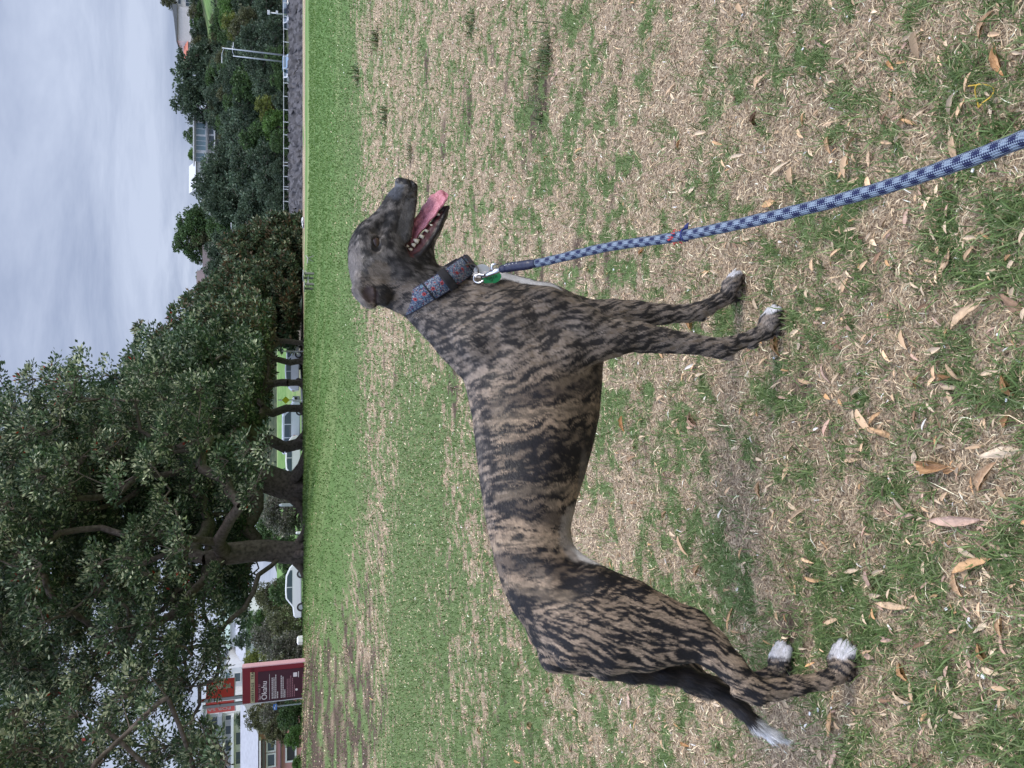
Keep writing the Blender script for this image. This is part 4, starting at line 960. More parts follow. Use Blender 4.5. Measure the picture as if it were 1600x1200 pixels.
# ------------------------------------------------------------------ trees
LEAF = attr_mat('leaf', .5, .35, .22)
def bark_mat(name, c, nscale=9):
    m = pmat(name, c, .9, spec=.2, noise=.45, nscale=nscale, bump=.8); return m
BARK = bark_mat('bark', (.135, .11, .095)); 
def leaf_quads(r, P, D, L, W, fold=.25):
    """diamond leaves at P, pointing along D"""
    n = len(P); D = D/(np.linalg.norm(D, axis=1, keepdims=True)+1e-9)
    q = r.normal(size=(n, 3)); S = np.cross(D, q); S /= np.linalg.norm(S, axis=1, keepdims=True)+1e-9
    L = L[:, None] if np.ndim(L) else L; W = W[:, None] if np.ndim(W) else W
    V = np.stack([P, P+D*L*.5+S*W*.5, P+D*L, P+D*L*.5-S*W*.5], 1)
    return V.reshape(-1, 3)
def clump_leaves(r, ctr, rad, per, L, W, pal, outward, bud=0.0, budc=(.42, .45, .29), red=0.0, flat=.75):
    """leaves gathered in rosettes over the upper side of round clumps"""
    n = len(ctr)*per; ci = np.repeat(np.arange(len(ctr)), per)
    u = r.normal(size=(n, 3)); u /= np.linalg.norm(u, axis=1, keepdims=True)
    u[:, 2] = np.where(u[:, 2] < -.25, -u[:, 2]*.6, u[:, 2]); u /= np.linalg.norm(u, axis=1, keepdims=True)
    # snap many of them to shared shoots so that tufts and gaps form
    ns = max(6, per//9); sh = r.normal(size=(len(ctr), ns, 3)); sh /= np.linalg.norm(sh, axis=2, keepdims=True); sh[:, :, 2] = np.abs(sh[:, :, 2])*.9-.15
    shi = r.integers(0, ns, n); s = sh[ci, shi]; srad = r.uniform(.72, 1.05, (len(ctr), ns))[ci, shi]
    R_ = rad[ci]
    jit = r.normal(size=(n, 3))*.13
    P = ctr[ci]+(s*srad[:, None]+jit)*R_[:, None]*np.array([1, 1, flat])
    inner = r.random(n) < .10; P[inner] = ctr[ci][inner]+(u*(r.random(n)**.6)[:, None])[inner]*R_[inner][:, None]*np.array([1, 1, flat])
    D = s*.8+jit*5+r.normal(size=(n, 3))*.35+outward[ci]*.2+np.array([0, 0, .25])
    V = leaf_quads(r, P, D, L*r.uniform(.7, 1.25, n), W*r.uniform(.7, 1.25, n))
    pal = np.array(pal); tone = np.exp(r.normal(0, .16, len(ctr)))[ci]; pk = r.integers(0, len(pal), (len(ctr), ns))[ci, shi]
    pk = np.where(r.random(n) < .35, r.integers(0, len(pal), n), pk)
    col = pal[pk]*(tone*np.exp(r.normal(0, .22, n)))[:, None]
    if bud:
        bsh = r.random((len(ctr), ns)) < bud; isb = bsh[ci, shi] & (r.random(n) < .75) & ~inner; col[isb] = np.array(budc)*np.exp(r.normal(0, .22, isb.sum()))[:, None]
    if red:
        rsh = r.random((len(ctr), ns)) < red; isr = rsh[ci, shi] & (r.random(n) < .4) & ~inner; col[isr] = np.array([.30, .025, .012])
    return V, np.repeat(np.clip(col, 0, 1), 4, 0)
def tubes_mesh(name, segs, mat, parent, sides=6):
    """segs: list of (a, b, ra, rb)"""
    A = np.array([s[0] for s in segs]); B = np.array([s[1] for s in segs]); ra = np.array([s[2] for s in segs]); rb = np.array([s[3] for s in segs])
    d = B-A; L = np.linalg.norm(d, axis=1, keepdims=True)+1e-9; d = d/L; A = A-d*(ra*.35)[:, None]; 
    ref = np.where(np.abs(d[:, 2:3]) < .9, np.array([[0, 0, 1.]]), np.array([[1., 0, 0]])); s = np.cross(d, ref); s /= np.linalg.norm(s, axis=1, keepdims=True); t = np.cross(d, s)
    V = []
    for e, rr_ in ((A, ra), (B, rb)):
        for k in range(sides):
            a = 2*math.pi*k/sides; V.append(e+(s*math.cos(a)+t*math.sin(a))*rr_[:, None])
    V = np.stack(V, 1).reshape(-1, 3); n = len(segs); base = np.arange(n)*2*sides; F_ = []
    for k in range(sides):
        k2 = (k+1) % sides; F_.append(np.stack([base+k, base+k2, base+sides+k2, base+sides+k], 1))
    return arr_mesh(name, V, [np.concatenate(F_)], mat, parent, smoothf=True)
def skeleton(r, root, limbs, clumps, r0, wob=.10, minr=.012):
    """limbs: polylines starting at the root or on an earlier limb; every clump is joined to the nearest wood by a bent bough"""
    nodes = [np.array(root, float)]; par = [-1]
    def nearest(p, up=True):
        Nn = np.array(nodes); d = np.linalg.norm(Nn-p, axis=1)
        if up: d = d+.8*np.maximum(0, Nn[:, 2]-p[2])+.10*np.linalg.norm(Nn-nodes[0], axis=1)
        return int(np.argmin(d))
    for li in limbs:
        i = nearest(np.array(li[0]), False)
        for p, q in zip(li[:-1], li[1:]):
            p, q = np.array(p, float), np.array(q, float); k = max(1, int(np.linalg.norm(q-p)/.5))
            for j in range(1, k+1):
                w = p+(q-p)*j/k+(r.normal(size=3)*.04 if j < k else 0); nodes.append(w); par.append(i); i = len(nodes)-1
    o = np.argsort(np.linalg.norm(clumps-np.array(root), axis=1)); ends = []
    for c in clumps[o]:
        i = nearest(c); a = nodes[i]; v = c-a; L = np.linalg.norm(v); k = max(2, int(L/.45)); bend = r.normal(size=3)*wob*L; bend[2] -= .06*L
        for j in range(1, k+1):
            t = j/k; w = a+v*t+bend*math.sin(math.pi*t)+(r.normal(size=3)*.035*min(1, L) if j < k else 0); nodes.append(w); par.append(i); i = len(nodes)-1
        ends.append(i)
    wgt = np.zeros(len(nodes)); 
    for e in ends: wgt[e] += 1
    for i in range(len(nodes)-1, 0, -1): wgt[par[i]] += wgt[i]
    rad = r0*(np.maximum(wgt, 1)/max(wgt[0], 1))**.61; rad = np.maximum(rad, minr)
    return [(nodes[par[i]], nodes[i], min(rad[par[i]], rad[i]*1.35), rad[i]) for i in range(1, len(nodes))]
POHU = [(.042, .076, .036), (.060, .104, .047), (.085, .135, .066), (.030, .054, .030), (.13, .18, .10), (.070, .105, .055)]
def crown_points(r, n, cx, cy, zb, zt, rx, ry, fill=.25, lean=(0, 0), skirt=.0):
    """clump centres over a broad uneven dome"""
    out = []
    while len(out) < n:
        u = r.normal(size=3); u /= np.linalg.norm(u); u[2] = abs(u[2])*1.0-(.30 if r.random() < .35 else 0)
        k = r.uniform(.80, 1.0) if r.random() > fill else r.uniform(.35, .8)
        k *= .86+.20*math.sin(3.1*u[0]+1.7*cx)*math.cos(2.7*u[1]+cy)+.06*r.normal()
        zc = zb+(zt-zb)*.38
        if r.random() < skirt:
            a = r.uniform(0, 6.283); k = r.uniform(.55, 1.0); h = r.random()**1.3*.42
            out.append(np.array([cx+math.cos(a)*rx*k*(.86+h*.3), cy+math.sin(a)*ry*k*(.86+h*.3), zb+(zt-zb)*h])); continue
        p = np.array([cx+u[0]*rx*k+lean[0]*u[2], cy+u[1]*ry*k, zc+(u[2]*(zt-zc) if u[2] > 0 else u[2]*(zc-zb)*1.2)*k])
        if p[2] < zb: p[2] = zb+r.random()*.4
        out.append(p)
    return np.array(out)
def big_tree(name, label, x, y, zt, zb, rx, ry, n, per, L, W, seed, trunk_r, limbs=None, extra=None, cr=(.55, .95), pal=POHU, bud=.22, red=.010, twigs=5, group=None, cat='tree', mat=None, lean=(0, 0), sides=6, clearfn=None, skirt=.0, fill=.25):
    r = np.random.default_rng(seed); gz = float(ground_z(np.array([x]), np.array([y]))[0])
    T = empty(name, (x, y, gz)); tag(T, label, cat, group)
    cl = crown_points(r, n, x, y, gz+zb, gz+zt, rx, ry, lean=lean, skirt=skirt, fill=fill)
    if extra is not None: cl = np.concatenate([cl, np.array(extra)])
    if clearfn is not None: cl = cl[~clearfn(cl)]
    root = np.array([x, y, gz-.15])
    if limbs is None:
        h = zb*.75; limbs = [[root, root+np.array([r.normal()*.2, r.normal()*.2, h*.55+.15]), root+np.array([r.normal()*.3, r.normal()*.3, h+.15])]]
        for k in range(4):
            a = k*1.57+r.uniform(0, 1); limbs.append([limbs[0][-1], limbs[0][-1]+np.array([math.cos(a)*rx*.3, math.sin(a)*ry*.3, (zt-zb)*.22])])
    segs = skeleton(r, root, limbs, cl, trunk_r)
    # roots flaring into the ground
    for k in range(7):
        a = k*.9+r.uniform(0, .5); rr_ = trunk_r*r.uniform(1.6, 2.9); e = np.array([x+math.cos(a)*rr_, y+math.sin(a)*rr_, 0]); e[2] = float(ground_z(e[:1], e[1:2])[0])-.03
        segs.append((np.array([x, y, gz+trunk_r*1.1]), (np.array([x, y, gz])*.45+e*.55)+np.array([0, 0, trunk_r*.25]), trunk_r*.55, trunk_r*.30)); segs.append((segs[-1][1], e, trunk_r*.30, trunk_r*.12))
    off = np.array([x, y, gz])
    tubes_mesh('trunk', [(a-off, b-off, p, q) for a, b, p, q in segs], mat or BARK, T, 8 if sides > 6 else sides)
    rad = r.uniform(cr[0], cr[1], len(cl)); ow = cl-np.array([x, y, gz+zb]); ow /= np.linalg.norm(ow, axis=1, keepdims=True)
    if twigs:
        tw = []
        for c, rc in zip(cl, rad):
            for k in range(twigs):
                u = r.normal(size=3); u /= np.linalg.norm(u); u[2] = abs(u[2]); e = c+u*rc*.85; m = (c+e)/2+r.normal(size=3)*.06
                tw.append((c-np.array([0, 0, .12]), m, .011, .008)); tw.append((m, e, .008, .005))
        tubes_mesh('twigs', [(a-off, b-off, p, q) for a, b, p, q in tw], BARK, T, 4)
    V, Cc = clump_leaves(r, cl, rad, per, L, W, pal, ow, bud, red=red)
    arr_mesh('crown', V-off, [np.arange(len(V)).reshape(-1, 4)], LEAF, T, cols=Cc)
    return T
def px2(px, py, Y): return at_y(px, py, Y)
if want('trees'):
    # the nearest tree: its own limbs as the photograph shows them
    Y1 = 25.0; b1 = px2(474, 866, Y1)
    q = lambda px, py, dy=0.0: px2(px, py, Y1+dy)
    limbs1 = [[b1+np.array([0, 0, -.2]), q(445, 863), q(415, 860), q(385, 862, -.1), q(352, 866, -.2), q(320, 872, -.3)],
              [q(430, 868), q(424, 884, -.4), q(404, 898, -.9), q(396, 925, -1.3), q(382, 950, -1.6), q(352, 975, -1.9), q(335, 1000, -2.1)],
              [q(352, 866, -.2), q(338, 884, -.6), q(320, 905, -1.2), q(296, 930, -1.8), q(270, 960, -2.2)],
              [q(352, 866, -.2), q(340, 848, -.9), q(352, 826, -1.6), q(376, 790, -2.2), q(400, 756, -2.6), q(416, 720, -2.9)],
              [q(340, 850, -.9), q(300, 842, -1.6), q(262, 836, -2.0), q(215, 842, -2.4)],
              [q(320, 872, -.3), q(280, 860, .4), q(225, 880, .8), q(170, 900, 1.0)],
              [q(270, 960, -2.2), q(225, 985, -2.6), q(170, 1010, -2.8)]]
    r = np.random.default_rng(5)
    ex = [q(px, py, -2.0+r.normal()*1.2) for px, py in ((345, 990), (352, 1030), (338, 1060), (330, 1010), (318, 1040), (345, 960), (300, 1000), (395, 770), (405, 735), (372, 740), (360, 770), (418, 700), (385, 700),
                                                      (330, 930), (340, 905), (250, 1000), (230, 1040), (270, 1045), (200, 1060), (298, 960), (150, 1020), (385, 720), (350, 720))]
    def clear1(P):                      # the airy space under the crown, where the sky, the sign and the houses show
        s_ = (P-np.array([0, 0, CAMH])); d = s_@cF; px_ = 800-(s_@cU)/d*FPX; py_ = 600-(s_@cR)/d*FPX
        return (px_ > 372) & (py_ > 790) | (px_ > 300) & (py_ > 1062) | (px_ > 340) & (py_ > 1035)
    big_tree('coastal_tree', 'huge gnarled evergreen with a thick grey trunk and pale flower buds, nearest of the row', b1[0], Y1, 13.0, 2.9, 6.6, 5.8, 640, 330, .125, .055, 21, .36, limbs1, ex, (.38, .68), twigs=7, clearfn=clear1, sides=8, group=None, skirt=.28, fill=.45, bud=.30)
    # left, mostly outside the picture: boughs hanging in from the left
    t0 = px2(470, 1330, 17.0); Y0 = 17.0; q0 = lambda px, py, dy=0.0: px2(px, py, Y0+dy)
    lim0 = [[t0+np.array([0, 0, -.2]), q0(420, 1320), q0(360, 1290), q0(310, 1240)], [q0(310, 1240), q0(300, 1190), q0(283, 1140, -.2), q0(262, 1090, -.4), q0(230, 1050, -.6)],
            [q0(310, 1240), q0(250, 1215, .3), q0(190, 1160, .6), q0(120, 1110, .8)], [q0(283, 1140), q0(308, 1120), q0(322, 1150)]]
    r = np.random.default_rng(6)
    ex0 = [q0(px, py, r.normal()*.8) for px, py in ((322, 1150), (335, 1165), (345, 1185), (310, 1185), (350, 1205), (300, 1160), (328, 1195), (60, 1130), (100, 1180), (40, 1170), (110, 1120), (150, 1190), (20, 1110), (190, 1090), (235, 1110), (215, 1060), (170, 1130), (200, 1190), (330, 1215), (250, 1170))]
    def clear0(P):
        s_ = (P-np.array([0, 0, CAMH])); d = s_@cF; px_ = 800-(s_@cU)/d*FPX; py_ = 600-(s_@cR)/d*FPX
        return (px_ > 365) | (py_ < 1030) & (px_ > 220) | (py_ < 1085) & (px_ > 262) | (px_ > 255) & (px_ < 285) & (py_ > 1110) & (py_ < 1190)
    big_tree('coastal_tree', 'broad evergreen with dark boughs hanging into the upper corner, its trunk out of the picture', t0[0], Y0, 9.5, 3.0, 4.6, 4.0, 200, 340, .115, .050, 22, .075, lim0, ex0, (.35, .62), twigs=7, clearfn=clear0, sides=8, fill=.4, bud=.30)
    row = [  # trunk picture y, distance, top px, crown half-width px, bottom height, clumps, leaves, leaf length, label
        (764, 32, -30, 200, 2.1, 330, 250, .16, 'massive dark evergreen second in the row with a broad hollow trunk'),
        (690, 38, 140, 165, 2.2, 260, 230, .19, 'dense evergreen third in the row above the parked white vehicle'),
        (640, 44, 185, 135, 2.3, 210, 220, .21, 'evergreen with twin leaning trunks beside the yellow diamond sign'),
        (600, 50, 226, 120, 2.4, 200, 210, .24, 'evergreen with a forked black trunk in the middle of the row'),
        (564, 57, 268, 98, 2.4, 170, 200, .27, 'rounded evergreen with bronze shoots sixth along the row'),
        (536, 65, 305, 72, 2.5, 150, 200, .30, 'evergreen with a single leaning dark trunk near the far end of the row')]
    BRONZE = POHU+[(.14, .095, .05), (.12, .09, .055)]
    for k, (py, Y, top, hw, zb, n, per, L, lab) in enumerate(row):
        b = px2(474, py, Y); ppm = FPX/Y; gz = float(ground_z(b[:1], b[1:2])[0]); zt = CAMH+(455-top)/ppm-gz+.2
        big_tree('coastal_tree', lab, b[0], Y, zt, zb, hw/ppm, hw/ppm*.85, int(n*1.5), int(per*.9), L*1.1, L*.55, 40+k, (.62, .30)[k] if k < 2 else .24, skirt=.42, cr=(.50, .85), bud=.20, red=.002, twigs=2 if k < 2 else 0, pal=POHU if k < 3 else BRONZE, lean=(-.4, 0), fill=.3)
    row2 = [(492, 72, 305, 54, .3, 'bushy evergreen with greyish leaves sweeping to the turf'), (452, 76, 328, 50, .2, 'tall rounded evergreen touched with bronze behind the picnic bench'),
            (408, 79, 352, 46, .1, 'evergreen with bronze tipped crown beside the grey lamp post'), (372, 82, 388, 32, .0, 'lowest evergreen at the end of the row, leaning over the rock wall')]
    for k, (py, Y, top, hw, zb, lab) in enumerate(row2):
        b = px2(474, py, Y); ppm = FPX/Y; gz = float(ground_z(b[:1], b[1:2])[0]); zt = CAMH+(455-top)/ppm-gz+.2
        big_tree('coastal_tree', lab, b[0], Y, zt, zb+.3, hw/ppm, hw/ppm*.9, 230, 200, .36, .20, 60+k, .2, skirt=.45, cr=(.6, 1.1), bud=.10, red=0, twigs=0, pal=BRONZE+[(.11, .15, .08)])
    # far trees: a few kinds, copied over the hillside
    PALS = {'dark': [(.060, .092, .056), (.085, .125, .075), (.12, .165, .105), (.042, .066, .040)], 'mid': [(.075, .13, .045), (.10, .17, .06), (.05, .09, .035)],
            'yellow': [(.20, .22, .05), (.15, .18, .045), (.10, .13, .04)], 'bright': [(.11, .21, .05), (.15, .26, .07), (.07, .13, .035)], 'olive': [(.12, .13, .06), (.09, .10, .05), (.16, .165, .085)], 'grey': [(.15, .145, .11), (.11, .11, .08), (.19, .185, .15), (.08, .10, .05)]}
    protos = {}
    def proto(kind, v):
        if (kind, v) in protos: return protos[(kind, v)]
        r = np.random.default_rng(hash((len(kind), v, kind[0])) % 1000 if False else (sum(map(ord, kind))*7+v))
        cl = crown_points(r, 95, 0, 0, -1.15, .95, .95, .95, fill=.1, skirt=.35); rad = r.uniform(.20, .36, len(cl)); ow = cl/np.linalg.norm(cl, axis=1, keepdims=True)
        V, Cc = clump_leaves(r, cl, rad, 90, .10, .07, PALS[kind], ow)
        segs = skeleton(r, (0, 0, -1.25), [[np.array([0, 0, -1.25]), np.array([.03, 0, -.8]), np.array([0, .02, -.3])]], cl[:24], .10, minr=.012)
        protos[(kind, v)] = (None, V, Cc, segs); return protos[(kind, v)]
    meshes = {}
    def far_tree(px, py, rp, Y, kind, label, v=0, group='trees on the hillside', aspect=1.0, name='hillside_tree'):
        c = px2(px, py, Y); s = rp/FPX*Y*1.22; _, V, Cc, segs = proto(kind, v)
        T = empty(name, tuple(c+np.array([0, 0, -s*1.2*aspect])), random.Random(px*7+py).uniform(0, 6.28)); tag(T, label, 'tree', group)
        key = (kind, v)
        if key not in meshes:
            a = arr_mesh('crown', V+np.array([0, 0, 1.2]), [np.arange(len(V)).reshape(-1, 4)], LEAF, T, cols=Cc)
            b = tubes_mesh('trunk', [(p+np.array([0, 0, 1.2]), q_+np.array([0, 0, 1.2]), r1_, r2_) for p, q_, r1_, r2_ in segs], BARK, T, 5); meshes[key] = (a.data, b.data)
        else:
            for nm, d in zip(('crown', 'trunk'), meshes[key]): link(bpy.data.objects.new(nm, d), T)
        T.scale = (s, s, s*aspect); return T
    hill = [(310, 118, 34, 205, 'dark', 'big domed dark tree on the skyline left of the white house'), (304, 162, 28, 206, 'dark', 'big round dark tree crowning the ridge beside the glass house'), (338, 140, 22, 200, 'dark', 'dark tree hanging below the ridge top trees'),
            (356, 30, 14, 178, 'bright', 'bright green bush below the white house'), (366, 12, 20, 172, 'bright', 'light green tree at the upper edge of the wood'), (368, 42, 17, 170, 'yellow', 'yellow green tree just behind the tall lamp posts'), (354, 62, 11, 180, 'mid', 'small green bush under the strip of lawn'),
            (392, 12, 24, 160, 'dark', 'dark tree at the picture edge above the road'), (425, 10, 26, 145, 'dark', 'dark tree at the picture edge over the black car'), (385, 40, 20, 158, 'olive', 'olive tree in front of the yellow green one'), (400, 68, 26, 150, 'dark', 'rounded grey green tree left of the tall lamp posts'),
            (430, 52, 22, 140, 'dark', 'low dark tree over the roadside railing by the camera pole'), (376, 92, 24, 160, 'dark', 'dark green tree behind the top of the lamp posts'), (412, 105, 25, 145, 'dark', 'dark rounded tree behind the lamp post feet'), (434, 92, 16, 138, 'mid', 'low green shrub behind the railing and blue car'),
            (390, 132, 25, 152, 'mid', 'mid green tree in the fold of the hill'), (420, 143, 22, 142, 'dark', 'dark tree above the road in the fold'), (362, 128, 20, 170, 'dark', 'dark tree below the bare slope'), (438, 128, 13, 134, 'mid', 'small green shrub at the railing'),
            (418, 170, 16, 139, 'yellow', 'small yellow green tree near the road'), (388, 178, 26, 155, 'dark', 'shadowy tree in the dark gully'), (438, 158, 12, 134, 'dark', 'low dark shrub beside the yellow green tree'), (372, 205, 24, 162, 'dark', 'dark tree below the glass house lawn'),
            (430, 198, 20, 138, 'bright', 'feathery bright green tree by the road'), (402, 215, 22, 146, 'mid', 'mid green tree behind the feathery one'), (366, 226, 20, 172, 'dark', 'tall dark tree in front of the glass house'), (384, 240, 26, 156, 'dark', 'large dark tree in the middle of the wood'), (436, 222, 14, 134, 'mid', 'small green tree above the railing'),
            (350, 262, 30, 170, 'dark', 'broad dark tree rising to the skyline'), (416, 252, 25, 141, 'dark', 'round dark tree low in the wood'), (388, 278, 30, 154, 'dark', 'wide crowned dark tree in the wood'), (342, 290, 33, 172, 'dark', 'dark domed tree near the leaning roofs'), (424, 290, 25, 139, 'dark', 'grey green tree over the rock wall'),
            (356, 318, 32, 166, 'dark', 'deep green tree left of the feathery skyline tree'), (404, 318, 26, 148, 'dark', 'dark tree above the end of the railing'), (434, 268, 14, 134, 'dark', 'low dark bush on the road edge'), (392, 346, 26, 150, 'dark', 'dark tree behind the single lamp post'), (434, 318, 16, 134, 'dark', 'dark bush behind the last railing posts'), (428, 345, 18, 140, 'dark', 'low dark tree behind the row of evergreens'),
            (362, 348, 24, 168, 'mid', 'green tree below the brown roofed house'), (308, 352, 24, 200, 'mid', 'tall feathery green tree on the skyline, lower crown'), (296, 372, 22, 201, 'mid', 'tall feathery green tree on the skyline, pointed crown'), (322, 374, 20, 199, 'olive', 'olive tree under the feathery skyline tree'),
            (385, 384, 16, 160, 'dark', 'dark tree in front of the brown roof'), (322, 432, 12, 205, 'mid', 'small tree beside the brown roofs'), (308, 402, 8, 205, 'mid', 'little green tree above the brown roof chimney'), (300, 212, 10, 208, 'mid', 'clipped hedge like tree over the flat roof'), (302, 241, 8, 208, 'bright', 'small bright bush over the flat roof'),
            (340, 60, 10, 190, 'olive', 'olive scrub on the bare slope'), (318, 10, 9, 205, 'mid', 'small green bush below the cream apartment house'), (318, 40, 9, 205, 'dark', 'dark shrub under the long pale house'), (322, 72, 10, 203, 'dark', 'dark shrub by the orange roof'),
            (346, 96, 12, 188, 'olive', 'olive scrub left of the lawn strip'), (352, 196, 14, 180, 'mid', 'green bush under the terrace of the glass house'), (336, 268, 12, 186, 'dark', 'dark bush below the leaning roofs'), (366, 166, 16, 170, 'mid', 'green tree under the domed dark tree'), (330, 316, 16, 190, 'dark', 'dark tree between the roofs and the feathery tree'),
            (350, 320, 16, 180, 'mid', 'green tree under the roofs'), (352, 432, 14, 180, 'dark', 'dark tree in front of the low brown roof'), (346, 24, 12, 186, 'mid', 'green shrub at the picture edge below the lawn strip'), (342, 112, 13, 188, 'dark', 'dark shrub between the lawn strip and the domed tree'), (352, 90, 12, 180, 'olive', 'olive bush above the lamp posts'),
            (356, 110, 13, 176, 'mid', 'green bush above the shorter lamp post'), (344, 168, 15, 186, 'dark', 'dark tree hanging under the round ridge tree'), (358, 185, 13, 176, 'dark', 'dark bush under the terrace lawn'), (330, 182, 9, 194, 'mid', 'green shrub at the corner of the glass house'), (352, 244, 12, 180, 'dark', 'dark bush under the glass house awning'),
            (356, 145, 13, 176, 'olive', 'olive shrub in the upper fold of the hill'), (330, 96, 9, 196, 'dark', 'small dark shrub at the end of the lawn strip'), (340, 44, 9, 190, 'dark', 'dark shrub on the bank under the lawn'), (345, 462, 14, 185, 'mid', 'green tree under the grey roof end'), (262, 2, 8, 222, 'olive', 'dark tree top above the white house')]
    for i, (px, py, rp, Y, kind, lab) in enumerate(hill): far_tree(px, py, rp, Y, kind, lab, i % 2)
    tier = [(100+17*k, 346-(6 if k % 2 else -4), 17) for k in range(23) if not 188 < 100+17*k < 262]
    names_ = ['first', 'second', 'third', 'fourth', 'fifth', 'sixth', 'seventh', 'eighth', 'ninth', 'tenth', 'eleventh', 'twelfth', 'thirteenth', 'fourteenth', 'fifteenth', 'sixteenth', 'seventeenth', 'eighteenth', 'nineteenth', 'twentieth']
    for i, (py, px, rp) in enumerate(tier): far_tree(px, py, rp, 184+(i % 3)*3, ('dark', 'mid', 'dark', 'dark', 'olive')[i % 5], '%s tree from the lamp posts in the upper tier of the hillside wood' % names_[i], i % 2)
    hedge = [(309, 4, 12), (308, 20, 11), (311, 36, 11), (309, 52, 10), (311, 68, 10), (310, 90, 12), (348, 8, 15), (347, 30, 14), (346, 52, 14), (349, 76, 15), (338, 104, 10), (336, 128, 12), (334, 150, 12), (352, 212, 9), (354, 234, 10), (346, 256, 11), (335, 282, 11), (334, 300, 12)]
    for i, (px, py, rp) in enumerate(hedge): far_tree(px, py, rp, 208 if px < 315 else 190, ('dark', 'olive', 'mid')[i % 3], '%s shrub from the picture edge along the terraces under the hilltop houses' % names_[i], i % 2, 'shrubs on the hill terraces')
    left = [(438, 800, 26, 72, 'grey', 'greyish tree across the road between the two big trunks'), (425, 835, 24, 76, 'mid', 'soft green tree across the road beside the nearest trunk'), (448, 920, 22, 78, 'mid', 'green tree behind the white hatchback'), (425, 935, 22, 82, 'olive', 'olive tree over the white hatchback'),
            (450, 975, 24, 72, 'olive', 'bushy olive shrub right of the maroon sign'), (425, 1000, 26, 76, 'grey', 'grey twiggy tree right of the maroon sign'), (400, 975, 18, 90, 'mid', 'green tree over the grey twiggy one'), (448, 1020, 24, 66, 'grey', 'grey brown shrub behind the maroon sign'), (395, 1035, 15, 84, 'yellow', 'yellowish tree peering over the maroon sign'),
            (425, 1060, 24, 60, 'olive', 'olive bush hidden behind the maroon sign'), (432, 1112, 22, 38, 'grey', 'grey twiggy shrub left of the maroon sign'), (454, 1118, 19, 36, 'mid', 'green shrub low beside the maroon sign'), (408, 1120, 19, 40, 'olive', 'olive tree above the shrub beside the sign'), (436, 1140, 18, 37, 'olive', 'olive shrub before the pink wall'),
            (460, 1152, 13, 34, 'bright', 'bright green shrub before the pink wall'), (465, 1192, 9, 34, 'bright', 'bright shrub under the paned window'), (378, 1125, 10, 70, 'dark', 'dark shrub on the white flats terrace'), (376, 1000, 10, 95, 'dark', 'dark clipped tree by the pale flats'),
            (452, 880, 14, 80, 'mid', 'low green hedge tree beside the hatchback roof'), (440, 760, 18, 82, 'dark', 'dark tree seen behind the hollow trunk'), (460, 1085, 12, 56, 'mid', 'small green shrub at the foot of the sign')]
    for i, (px, py, rp, Y, kind, lab) in enumerate(left): far_tree(px, py, rp, Y, kind, lab, i % 2, 'trees and shrubs across the road', name='roadside_tree')
# ------------------------------------------------------------------ fallen leaves, tufts, a loop of yellow string
def ground_px(px, py):
    r = ray(px, py); t = -CAMH/r[2]
    for _ in range(6):
        p = np.array([0, 0, CAMH])+r*t; gz = float(ground_z(p[:1], p[1:2])[0]); t = (gz-CAMH)/r[2]
    return np.array([0, 0, CAMH])+r*t
def leaf_mesh(seed, curl, bend, wid, fold):
    r = np.random.default_rng(seed); nu, nv = 9, 5; V = []; Fc = []
    for i in range(nu):
        u = i/(nu-1); w = wid*math.sin(math.pi*min(1, u*.94+.03))**.75*(1-.25*u)*(1+.10*r.normal())
        for j in range(nv):
            v = (j/(nv-1)-.5)*2; z = curl*(v*v)*w*1.3+bend*math.sin(u*math.pi)*.5-fold*abs(v)*w+.012*r.normal()
            V.append((u-.5+.04*bend*v, v*w*.5*math.cos(curl*v*.6), z))
    for i in range(nu-1):
        for j in range(nv-1): a = i*nv+j; Fc.append((a, a+1, a+nv+1, a+nv))
    n = len(V); th = .012
    V += [(x, y, z-th) for x, y, z in V]; Fc += [tuple(k+n for k in f[::-1]) for f in Fc]
    # rim
    rim = [j for j in range(nv)]+[i*nv+nv-1 for i in range(1, nu)]+[(nu-1)*nv+j for j in range(nv-2, -1, -1)]+[i*nv for i in range(nu-2, 0, -1)]
    Fc += [(rim[k], rim[(k+1) % len(rim)], rim[(k+1) % len(rim)]+n, rim[k]+n) for k in range(len(rim))]
    # stalk
    b = len(V); V += [(-.5, -.012, .0), (-.5, .012, .0), (-.66, .006, .03), (-.66, -.006, .03)]; Fc.append((b, b+1, b+2, b+3))
    return V, [f for f in Fc]
LEAFCOL = {'tan': (.58, .41, .26), 'pale': (.60, .47, .33), 'orange brown': (.54, .33, .17), 'pinkish brown': (.50, .34, .26), 'dark brown': (.24, .15, .095)}
def leaf_material(nm, c):
    m = pmat('dead_leaf_'+nm.replace(' ', '_'), c, .6, spec=.3, noise=.28, nscale=5, bump=.35, coords='Object'); return m
